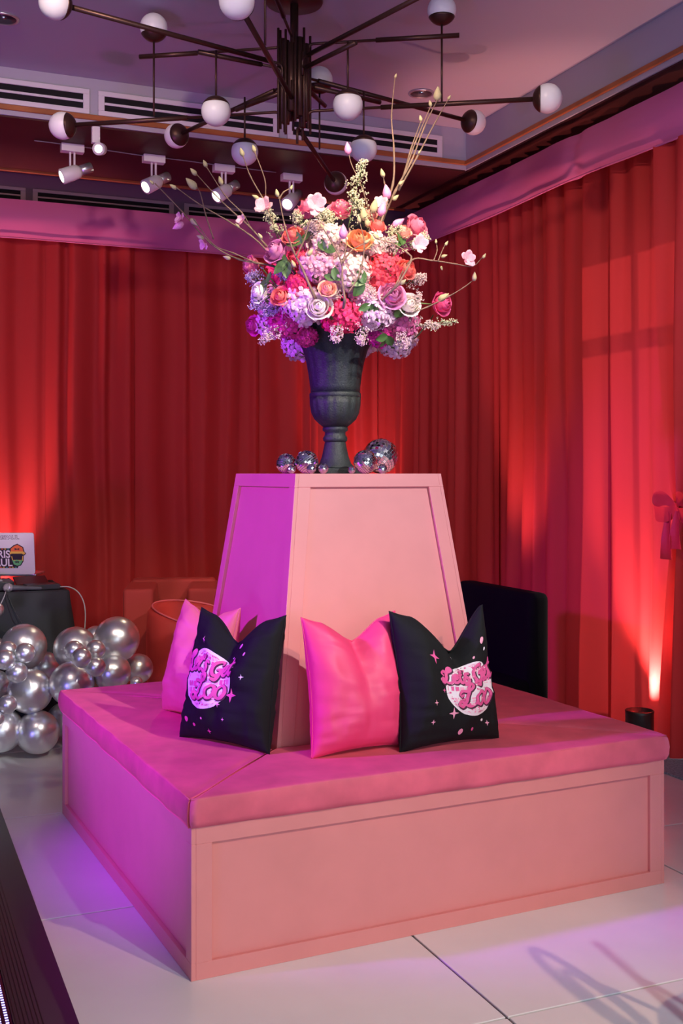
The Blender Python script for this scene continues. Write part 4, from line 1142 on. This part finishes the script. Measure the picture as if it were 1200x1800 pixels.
# table frame: front edge along the room x axis
c_r = C((124-600)/FPX*TD, TD)              # front right corner
tb = thing('folding_table', 'folding table hidden under the black cloth', 'table', (c_r.x-.9, c_r.y+.36, 0))
box('tabletop', (-.88, -.34, ZD-.045), (.88, .34, ZD-.008), mat('table_grey', (.3, .3, .3), .6), tb, .004, 1)
for sx in (-1, 1):
    for sy in (-1, 1): tube('leg', [(sx*.8, sy*.28, 0), (sx*.8, sy*.28, ZD-.045)], .014, M_alu, tb, 8)
def cloth():
    hx, hy = .895, .355; n = 260; V, F = [], []
    P_ = []
    per = [(-hx, -hy), (hx, -hy), (hx, hy), (-hx, hy)]
    for k in range(n):
        s = k/n*4; i = int(s); f = s-i; a, b = per[i], per[(i+1) % 4]
        x, y = a[0]+(b[0]-a[0])*f, a[1]+(b[1]-a[1])*f
        nx, ny = ((0, -1), (1, 0), (0, 1), (-1, 0))[i]
        cf = min(f, 1-f)*(2*hx if i % 2 == 0 else 2*hy)     # distance from a corner
        P_.append((x, y, nx, ny, cf))
    rows = 14
    for j in range(rows+1):
        t = j/rows
        for k, (x, y, nx, ny, cf) in enumerate(P_):
            r = .012
            if j == 0: V.append((x-nx*r*2, y-ny*r*2, ZD)); continue
            if j == 1: V.append((x-nx*r*.4, y-ny*r*.4, ZD-.002)); continue
            z = ZD-.012 - (ZD-.02)*((j-2)/(rows-2)); k_ = (ZD-z)/ZD
            wav = .055*math.sin(k*.36+1.3*math.sin(k*.11))*k_**.8 + .10*k_*math.exp(-cf/.10)
            V.append((x+nx*(wav+.015*k_), y+ny*(wav+.015*k_), z))
    for j in range(rows):
        for k in range(n): F.append((j*n+k, j*n+(k+1) % n, (j+1)*n+(k+1) % n, (j+1)*n+k))
    F.append(tuple(range(n)))
    return V, F
V, F = cloth(); o = pyd('tablecloth', V, F, M_blackcloth, None, True); o.location = tb.location
tag(o, 'black floor-length cloth draped over the table of DJ gear', 'tablecloth')
TO = Vector((tb.location.x, tb.location.y, ZD))
def dj(px, py, z): return PX(px, py, (H-z)*FPX/(py-HORIZ))
# laptop: lid faces the viewer
lp = thing('laptop', 'open laptop with a white lid covered in stickers on the black table', 'laptop')
Ld = 6.95; lt, lb = H-(935-832)/FPX*Ld, H-(1009-832)/FPX*Ld
xr = (62-600)/FPX*Ld; lw = .36
lp.location = C(xr-lw/2, Ld, lb); lp.rotation_euler = (0, 0, -YAW+.03)
Ml = Matrix.Rotation(.16, 4, 'X')
hh = (lt-lb)
M_lid = mat('white_laptop_lid', (.70, .72, .74), .3)
def rrect(w_, h_, r, n=6):
    out = []
    for (cx, cz, a0) in ((w_/2-r, r, -90), (w_/2-r, h_-r, 0), (-w_/2+r, h_-r, 90), (-w_/2+r, r, 180)):
        for i in range(n+1):
            a = math.radians(a0+90*i/n); out.append((cx+r*math.cos(a), cz+r*math.sin(a)))
    return out
def slab(name, outline, y0, y1, m, parent, Mx=None, smooth=False):
    n = len(outline); V = [Vector((x, y0, z)) for x, z in outline] + [Vector((x, y1, z)) for x, z in outline]
    F = [tuple(range(n)), tuple(range(2*n-1, n-1, -1))] + [(i, n+i, n+(i+1) % n, (i+1) % n) for i in range(n)]
    if Mx is not None: V = [Mx @ v for v in V]
    bm = bmesh.new(); vs = [bm.verts.new(v) for v in V]
    for f in F: bm.faces.new([vs[i] for i in f])
    return bmo(name, bm, m, parent, smooth)
lid = slab('lid', rrect(lw, hh, .014), -.006, .004, M_lid, lp, Ml)
box('keyboard_deck', (-lw/2, .01, -.014), (lw/2, .24, .0), M_alu, lp, .004, 2)
for s in (-.6, .6): tube('stand_leg', [(s*lw/2, .05, -.012), (s*lw/2, .16, ZD-lb+.004)], .006, M_can, lp, 6)
box('stand_foot', (-lw/2, .02, ZD-lb), (lw/2, .20, ZD-lb+.008), M_can, lp, .003, 1)
# lid print, in lid coordinates (x from the right edge, z up), millimetres by pixel proportion
kx = Ld/FPX
def sx_(px): return lw/2 - (62-px)*kx
def sz_(py): return (1009-py)*kx
M_k = mat('sticker_black', (.01, .01, .012), .5); M_lw = mat('sticker_white', (.78, .78, .80), .5)
def poly(name, pts, m, layer, parent=lid):
    bm = bmesh.new(); vs = [bm.verts.new(Ml @ Vector((sx_(x), -.0064-.0003*layer, sz_(y)))) for x, y in pts]
    f = bm.faces.new(vs); bm.normal_update(); bmesh.ops.triangulate(bm, faces=[f]); return bmo(name, bm, m, parent)
def text(txt, px_r, py_b, hpx, m, layer, bold=0., align='RIGHT', parent=lid, sxk=1.0):
    cu = bpy.data.curves.new('t', 'FONT'); cu.body = txt; cu.align_x = align; cu.size = hpx*kx/.70; cu.offset = bold; cu.fill_mode = 'FRONT'
    to = bpy.data.objects.new('t', cu); col.objects.link(to)
    me = bpy.data.meshes.new_from_object(to.evaluated_get(bpy.context.evaluated_depsgraph_get())); bpy.data.objects.remove(to)
    for v in me.vertices: v.co = Ml @ Vector((sx_(px_r)+v.co.x*sxk, -.0064-.0003*layer, sz_(py_b)+v.co.y))
    me.materials.clear(); return link('lettering', me, m, parent)
text('PARISPAUL', 36, 946, 7, M_k, 1, .0022, sxk=1.0); text('PARISPAUL', 36, 946, 7, M_lw, 2, .0003, sxk=1.0)
poly('badge', [(-60, 962), (24, 962), (24, 998), (-60, 998)], M_k, 1)
poly('badge', [(22, 990), (38, 984), (32, 998), (20, 998)], M_k, 1)
text('PARIS', 20, 979, 13, M_lw, 3, .0016, sxk=.92); text('PAUL', 23, 994, 13, M_lw, 3, .0016, sxk=.92)
colr = [mat('sticker_teal', (.05, .35, .27), .5), mat('sticker_yellow', (.75, .50, .06), .5), mat('sticker_orange', (.75, .16, .03), .5), mat('sticker_green', (.12, .5, .16), .5)]
for i in range(10):
    for yy, s in ((962.8, 1), (997.4, -1)):
        xx = 19-i*5.2+(12 if s < 0 else 0); poly('badge_triangle', [(xx, yy), (xx-4.6, yy), (xx-2.3, yy+s*2.4)], colr[i % 3], 2)
# cap-and-beard emblem
poly('emblem_outline', [(19, 974), (20, 962), (26, 957), (33, 954), (43, 960), (45, 969), (48, 971), (45, 975), (43.5, 975), (43, 985), (38, 993), (31, 995), (24, 992), (20.5, 984), (20, 976), (17.5, 974)], M_k, 3)
poly('emblem_cap', [(20.5, 970), (21.5, 963), (27, 958.5), (33, 956), (41.5, 961), (43, 969)], colr[2], 4)
poly('emblem_cap', [(18.5, 973.5), (20.5, 968), (43, 968), (46.5, 971.2), (43.5, 973.8), (40, 971.8), (23, 971.8)], colr[1], 5)
poly('emblem_bow', [(28, 961.5), (31, 963), (33.5, 963), (36, 961.5), (36, 965.5), (33.5, 964.5), (31, 964.5), (28, 965.5)], M_k, 6)
poly('emblem_face', [(21.5, 977), (23.5, 985), (42, 985), (42.2, 976), (41, 976), (40, 983), (24.5, 983), (23, 976)], colr[1], 4)
poly('emblem_beard', [(23, 983), (27, 984.5), (31, 982.5), (36, 984.5), (41.7, 983), (37.5, 991.5), (31.5, 993.5), (25.5, 991)], colr[3], 5)
poly('emblem_mouth', [(27.5, 985.5), (35, 985.5), (34, 989), (31.5, 987.5), (29, 989)], M_k, 6)
# controller
ct = thing('dj_controller', 'black DJ controller with white pads at the laptop', 'dj controller', (c_r.x-.65, c_r.y+.22, ZD), 0)
box('body', (-.38, -.13, .0), (.33, .13, .055), M_can, ct, .006, 2)
Mp = mat('pad_white', (.7, .75, .74), .4)
for i in range(10):
    for j in range(2):
        box('pad', (-.33+i*.062, -.09+j*.05, .055), (-.33+i*.062+.04, -.065+j*.05, .061), Mp if (i+j) % 3 else M_alu, ct, .002, 1)
for i in range(8): lathe('knob', [(.010, .055), (.010, .072), (.007, .076), (.001, .077)], M_alu if i % 2 else M_can, ct, 12, None, True, Matrix.Translation((-.30+i*.08, .06, 0)))
for s in (-.22, .18): lathe('jog_wheel', [(.06, .055), (.06, .066), (.052, .070), (.001, .070)], M_alu, ct, 28, None, True, Matrix.Translation((s, .015, 0)))
for i in range(5): box('front_jack', (-.3+i*.05, -.133, .015), (-.285+i*.05, -.129, .03), M_alu, ct, .001, 1)
# microphone lying on the table edge
mp = dj(33, 1040, ZD); mc = thing('microphone', 'grey-headed microphone lying at the edge of the black table', 'microphone', (c_r.x-.335, c_r.y+.035, ZD+.024))
Mx = orient(Vector((-1, -.04, .06)), (0, 0, 0))
lathe('grille', [(.014, .0), (.023, .012), (.026, .028), (.024, .042), (.015, .054), (.002, .058)], mat('mic_grille', (.55, .53, .54), .45, .7, bump=.6, bscale=500), mc, 24, None, True, Mx)
lathe('grille_band', [(.024, .018), (.0268, .020), (.0268, .026), (.024, .028)], M_alu, mc, 24, None, True, Mx)
lathe('handle', [(.008, -.17), (.011, -.165), (.012, -.1), (.016, -.01), (.017, .004)], mat('mic_handle', (.10, .11, .12), .45), mc, 20, None, True, Mx)
# small case
sc_ = thing('equipment_case', 'small dark hinged case at the end of the black table', 'case', (c_r.x-.155, c_r.y+.13, ZD), .12)
box('case_base', (-.10, -.055, .0), (.10, .06, .032), mat('case_dark', (.04, .045, .055), .45), sc_, .004, 2)
bm = add_box(bmesh.new(), (-.14, 0, 0), (.06, .012, .10), .003, 1, Matrix.Translation((0, .05, .03)) @ Matrix.Rotation(-1.15, 4, 'X')); bmo('case_lid', bm, mat('case_maroon', (.10, .012, .014), .5), sc_)
box('latch', (.095, -.04, .008), (.103, .03, .028), M_alu, sc_, .001, 1)
# cables
def cable(pts, r, m, label):
    P_ = crom(pts, 6); b = P_[0].copy(); o = tube('cable', [q-b for q in P_], r, m, None, 6); o.location = b; return tag(o, label, 'cable')
M_cw = mat('cable_grey', (.45, .45, .47), .5)
e0 = Vector((c_r.x-.06, c_r.y+.10, ZD+.012))
cable([e0, e0+Vector((.07, -.01, -.004)), e0+Vector((.13, -.02, -.05)), e0+Vector((.16, -.03, -.15)), e0+Vector((.15, -.05, -.35)), e0+Vector((.14, -.06, -.80))], .004, M_cw, 'grey cable hanging off the corner of the black table')
f0 = Vector((c_r.x-.375, c_r.y-.012, ZD+.006))
cable([f0+Vector((0, .03, .01)), f0+Vector((.0, -.01, -.01)), f0+Vector((.06, -.05, -.15)), f0+Vector((.16, -.09, -.32)), f0+Vector((.20, -.11, -.45))], .0028, M_can, 'thin black cable slanting down the front of the tablecloth')
cable([f0+Vector((-.005, .03, .01)), f0+Vector((-.01, -.012, -.01)), f0+Vector((-.05, -.05, -.08)), f0+Vector((-.12, -.06, -.13)), f0+Vector((-.28, -.06, -.14))], .0028, M_cw, 'thin cable looping from the microphone toward the balloon')

# balloons
def balloon_mesh(m):
    prof = [(.0012, -1.06), (.10, -1.02), (.30, -.93)] + sphere_prof(1, 0, 18, -66, 90)
    me = me_of('balloon_skin', lathe_geo(prof, 36)); me.materials.append(m); return me
bme = balloon_mesh(M_chrome)
knot = me_of('knot', lathe_geo([(.02, -1.03), (.06, -1.08), (.05, -1.12), (.10, -1.17), (.002, -1.16)], 12)); knot.materials.append(M_chrome)
def balloon(px, py, rpx, d, label, big=True):
    c = PX(px, py, d); r = rpx*d/FPX
    c.z = max(c.z, r*1.02)
    t = thing('balloon', label, 'balloon', c, 0,
              'large silver balloons' if big else 'small silver balloons')
    dr = Vector((R.gauss(0, .5), R.uniform(-1.2, -.4), R.gauss(0, .5)))
    t.rotation_euler = (-dr).to_track_quat('Z', 'Y').to_euler()
    t.rotation_euler = Vector((R.gauss(0, .35), -R.uniform(.5, 1), R.uniform(-.1, .9))).to_track_quat('Z', 'Y').to_euler()
    for nm, me in (('skin', bme), ('knot', knot)):
        o = link(nm, me, None, t); o.scale = (r, r, r*1.02)
FAR = 'large silver balloon farther along the garland, away from the bench'
HID = 'large silver balloon hidden low behind the bench'
for a in ((42, 1137, 40, 6.22, 'large silver balloon crowning the cluster in front of the black tablecloth'), (132, 1140, 38, 6.20, 'large silver balloon right behind the foursome of small ones'),
          (205, 1124, 40, 6.20, 'topmost large silver balloon, standing clear against the red drape'), (243, 1175, 26, 6.35, 'pale silver balloon at the end of the garland beside the tub chair'),
          (197, 1182, 33, 6.12, 'large silver balloon just above the bench cushion, under the topmost one'), (126, 1202, 39, 6.02, 'large silver balloon right behind the bench corner'),
          (53, 1215, 39, 6.02, 'large silver balloon resting on the balloons at floor level'), (78, 1172, 27, 6.40, 'shadowed silver balloon wedged between two clusters'),
          (66, 1287, 38, 6.02, 'large silver balloon on the floor next to the bench base'), (2, 1283, 39, 5.98, 'large silver balloon on the floor with two small ones on it'),
          (112, 1265, 30, 6.36, 'dim silver balloon squeezed behind the floor-level one by the bench'), (-8, 1205, 27, 6.2, 'silver balloon behind the small ones, beside the balloon resting on others'),
          (168, 1120, 20, 6.45, 'half-hidden silver balloon behind the topmost one'), (-12, 1150, 30, 6.4, FAR), (-55, 1230, 40, 6.05, FAR), (-70, 1150, 38, 6.2, FAR), (-75, 1290, 37, 6.05, FAR), (170, 1250, 36, 6.3, HID), (220, 1255, 34, 6.35, HID)):
    balloon(*a, True)
Q4 = 'small silver balloon in the foursome beside the topmost large balloon'; Q5 = 'small silver balloon in the foursome below the laptop'
for a in ((130, 1143, 17, 5.88, Q4), (168, 1142, 17, 5.92, Q4), (143, 1156, 17.5, 5.78, Q4), (168, 1172, 17.5, 5.86, Q4), (44, 1148, 18, 5.86, Q5), (14, 1143, 16, 5.90, Q5), (9, 1160, 18, 5.80, Q5), (30, 1182, 18.5, 5.82, Q5),
          (13, 1238, 16.5, 5.74, 'small silver balloon above the floor-level pair'), (-4, 1262, 12, 5.72, 'tiny silver balloon tucked onto the floor-level balloon'), (240, 1200, 11, 6.12, 'tiny silver balloon at the bench edge below the pale one'),
          (-6, 1072, 13, 6.35, 'small silver balloon floating highest against the black tablecloth'), (-30, 1160, 17, 5.9, 'small silver balloon farther along the garland')):
    balloon(*a, False)

# ------------------------------------------------------------------ seating by the drapes
def lounge(loc, rot, label, w_=.62, dep=.60, h=.78, at=.17, name='armchair', seatz=.42):
    t = thing(name, label, 'armchair', loc, rot, 'red velvet armchairs')
    hw = w_/2
    def soft(nm, lo, hi, b=.03): return box(nm, lo, hi, M_redvelvet, t, b, 4, None, True)
    soft('arm', (-hw, -dep/2, .10), (-hw+at, dep/2, h-.02)); soft('arm', (hw-at, -dep/2, .10), (hw, dep/2, h-.02))
    soft('backrest', (-hw+.02, dep/2-.15, .10), (hw-.02, dep/2, h)); soft('seat', (-hw+at-.01, -dep/2+.01, .10), (hw-at+.01, dep/2-.12, seatz))
    for sx in (-1, 1):
        for sy in (-1, 1): tube('leg', [(sx*(hw-.06), sy*(dep/2-.06), 0), (sx*(hw-.06), sy*(dep/2-.06), .11)], [.012, .018], M_gold, t, 8)
    return t
lounge(C(-1.16, 7.62), cyaw(6), 'boxy red velvet armchair between the balloons and the pedestal', w_=.62, dep=.62, h=.80, at=.20)
lounge(C(-.60, 8.28), cyaw(6), 'boxy red velvet armchair half hidden behind the pedestal', w_=.62, dep=.6, h=.80, at=.12)
# tub chair with piping
tt = thing('tub_chair', 'rounded red velvet tub chair behind the violet-lit pillow', 'armchair', C(-.92, 6.95), cyaw(60))
V, F = [], []
n = 36
for j in range(9):
    for k in range(n+1):
        a = math.radians(-30 + 240*k/n); tz = .72 - .10*(abs(k/n-.5)*2)**2
        ro, ri = .29, .22
        prof = [(ro-.02, .12), (ro, .2), (ro+.01, .5), (ro, tz-.03), (ro-.03, tz), (ri+.02, tz), (ri, tz-.03), (ri, .4), (ri, .2)][j]
        V.append((prof[0]*math.cos(a), prof[0]*math.sin(a), prof[1]))
for j in range(8):
    for k in range(n): q = j*(n+1)+k; F.append((q, q+1, q+n+2, q+n+1))
F.append(tuple(j*(n+1) for j in range(9))); F.append(tuple(j*(n+1)+n for j in range(9))[::-1])
pyd('shell', V, F, mat('red_velvet_light', (.50, .035, .028), .7, sheen=.5), tt, True)
tube('piping', [(.262*math.cos(math.radians(-30+240*k/n)), .262*math.sin(math.radians(-30+240*k/n)), .725-.10*(abs(k/n-.5)*2)**2) for k in range(n+1)], .006, mat('pink_piping', (.7, .12, .14), .5), tt, 6)
lathe('seat', [(.20, .12), (.225, .15), (.225, .40), (.20, .43), (.001, .44)], M_redvelvet, tt, 32)
for k in range(4):
    a = math.pi/4+k*math.pi/2; tube('leg', [(.18*math.cos(a), .18*math.sin(a), 0), (.17*math.cos(a), .17*math.sin(a), .13)], [.010, .016], M_gold, tt, 8)
# gold-rimmed side table
st = thing('side_table', 'small round table with a gold rim beside the red armchairs', 'table', C(-.66, 7.30))
zt = H-(1038-832)/FPX*7.30
lathe('table_top', [(.001, zt-.014), (.130, zt-.014), (.130, zt), (.001, zt+.001)], mat('dark_top', (.05, .02, .02), .4), st, 36)
lathe('rim', [(.130, zt-.016), (.137, zt-.014), (.137, zt+.002), (.130, zt+.003)], M_gold, st, 36)
tube('pole', [(0, 0, .015), (0, 0, zt-.014)], .014, M_gold, st, 10); lathe('foot', [(.12, 0), (.12, .008), (.02, .016), (.001, .017)], M_gold, st, 28)
# black loveseat
ls = thing('loveseat', 'black fabric-covered loveseat with a high back, behind the bench', 'sofa')
pr, pl = C(1.045, 5.82), C(.73, 6.56)
mid = (pr+pl)/2; v = pr-pl; ls.location = mid; ls.rotation_euler = (0, 0, math.atan2(v.y, v.x)); Lw = v.length
box('backrest', (-Lw/2, -.06, .03), (Lw/2, .06, .91), M_spandex, ls, .045, 4, None, True)
box('seat', (-Lw/2+.02, -.50, .03), (Lw/2-.02, -.04, .45), M_spandex, ls, .04, 4, None, True)
for sx in (-1, 1):
    for yy in (-.45, 0): tube('leg', [(sx*(Lw/2-.08), yy, 0), (sx*(Lw/2-.08), yy, .04)], .02, M_can, ls, 8)

# ------------------------------------------------------------------ LED dance floor edge
ld = thing('led_dance_floor', 'black-edged LED dance floor with glowing dots beside the white panels', 'dance floor', (.52, 1.0, 0))
def ramp(name, x0, z0, x1, z1, m):
    V = [(x0, -1.5, z0), (x1, -1.5, z1), (x1, 4.4, z1), (x0, 4.4, z0), (x0, -1.5, .0005), (x1, -1.5, .0005), (x1, 4.4, .0005), (x0, 4.4, .0005)]
    F = [(0, 3, 2, 1), (4, 5, 6, 7), (0, 1, 5, 4), (1, 2, 6, 5), (2, 3, 7, 6), (3, 0, 4, 7)]
    return pyd(name, V, F, m, ld)
M_edge = mat('black_gloss_edge', (.008, .007, .010), .35)
ramp('edge_lip', -.065, .014, 0, .004, M_edge)
ramp('edge_ramp', -.175, .032, -.065, .014, M_edge)
for i in range(7): box('grip_ridge', (-.170+i*.012, -1.5, .026-i*.002), (-.167+i*.012, 4.4, .0325-i*.00195), M_edge, ld)
box('led_panel', (-1.5, -1.5, .0005), (-.175, 4.4, .030), mat('led_glass', (.01, .008, .03), .12), ld, .002, 1)
V, F = [], []
for i in range(60):
    for j in range(260):
        x, y = -.19-i*.02, -.3+j*.016
        o = len(V); s = .0045
        V += [(x-s, y-s, .0305), (x+s, y-s, .0305), (x+s, y+s, .0305), (x-s, y+s, .0305)]; F.append((o, o+1, o+2, o+3))
o = pyd('led_dots', V, F, mat('led_dot', (.42, .36, 1), emit=2.5), ld); o['kind'] = 'stuff'

# ------------------------------------------------------------------ hoop-back chair just past the edge of the view; its rings shade the floor
hc = thing('hoop_chair', 'bentwood chair with a round double-hoop back on the white floor', 'chair', C(1.33, 2.76), cyaw(105))
M_ch = mat('dark_bentwood', (.05, .025, .015), .4)
def ring(name, c, r, ax, rad, n=40, sq=1.0):
    x, y = frame_of(Vector(ax))
    tube(name, [Vector(c) + x*r*math.cos(2*math.pi*k/n) + y*r*sq*math.sin(2*math.pi*k/n) for k in range(n+1)], rad, M_ch, hc, 8)
ring('back_hoop', (0, .17, .72), .20, (0, 1, .12), .013); ring('inner_hoop', (0, .17, .70), .12, (0, 1, .12), .010)
lathe('seat', [(.001, .43), (.19, .43), (.20, .44), (.20, .455), (.18, .46), (.001, .455)], M_ch, hc, 32)
ring('foot_ring', (0, 0, .22), .17, (0, 0, 1), .009)
for k in range(4):
    a = math.pi/4 + k*math.pi/2; tube('leg', [(.20*math.cos(a), .20*math.sin(a), 0), (.15*math.cos(a), .15*math.sin(a), .44)], [.011, .015], M_ch, hc, 8)
for s_ in (-1, 1): tube('back_post', [(s_*.12, .15, .44), (s_*.15, .17, .60)], .011, M_ch, hc, 8)
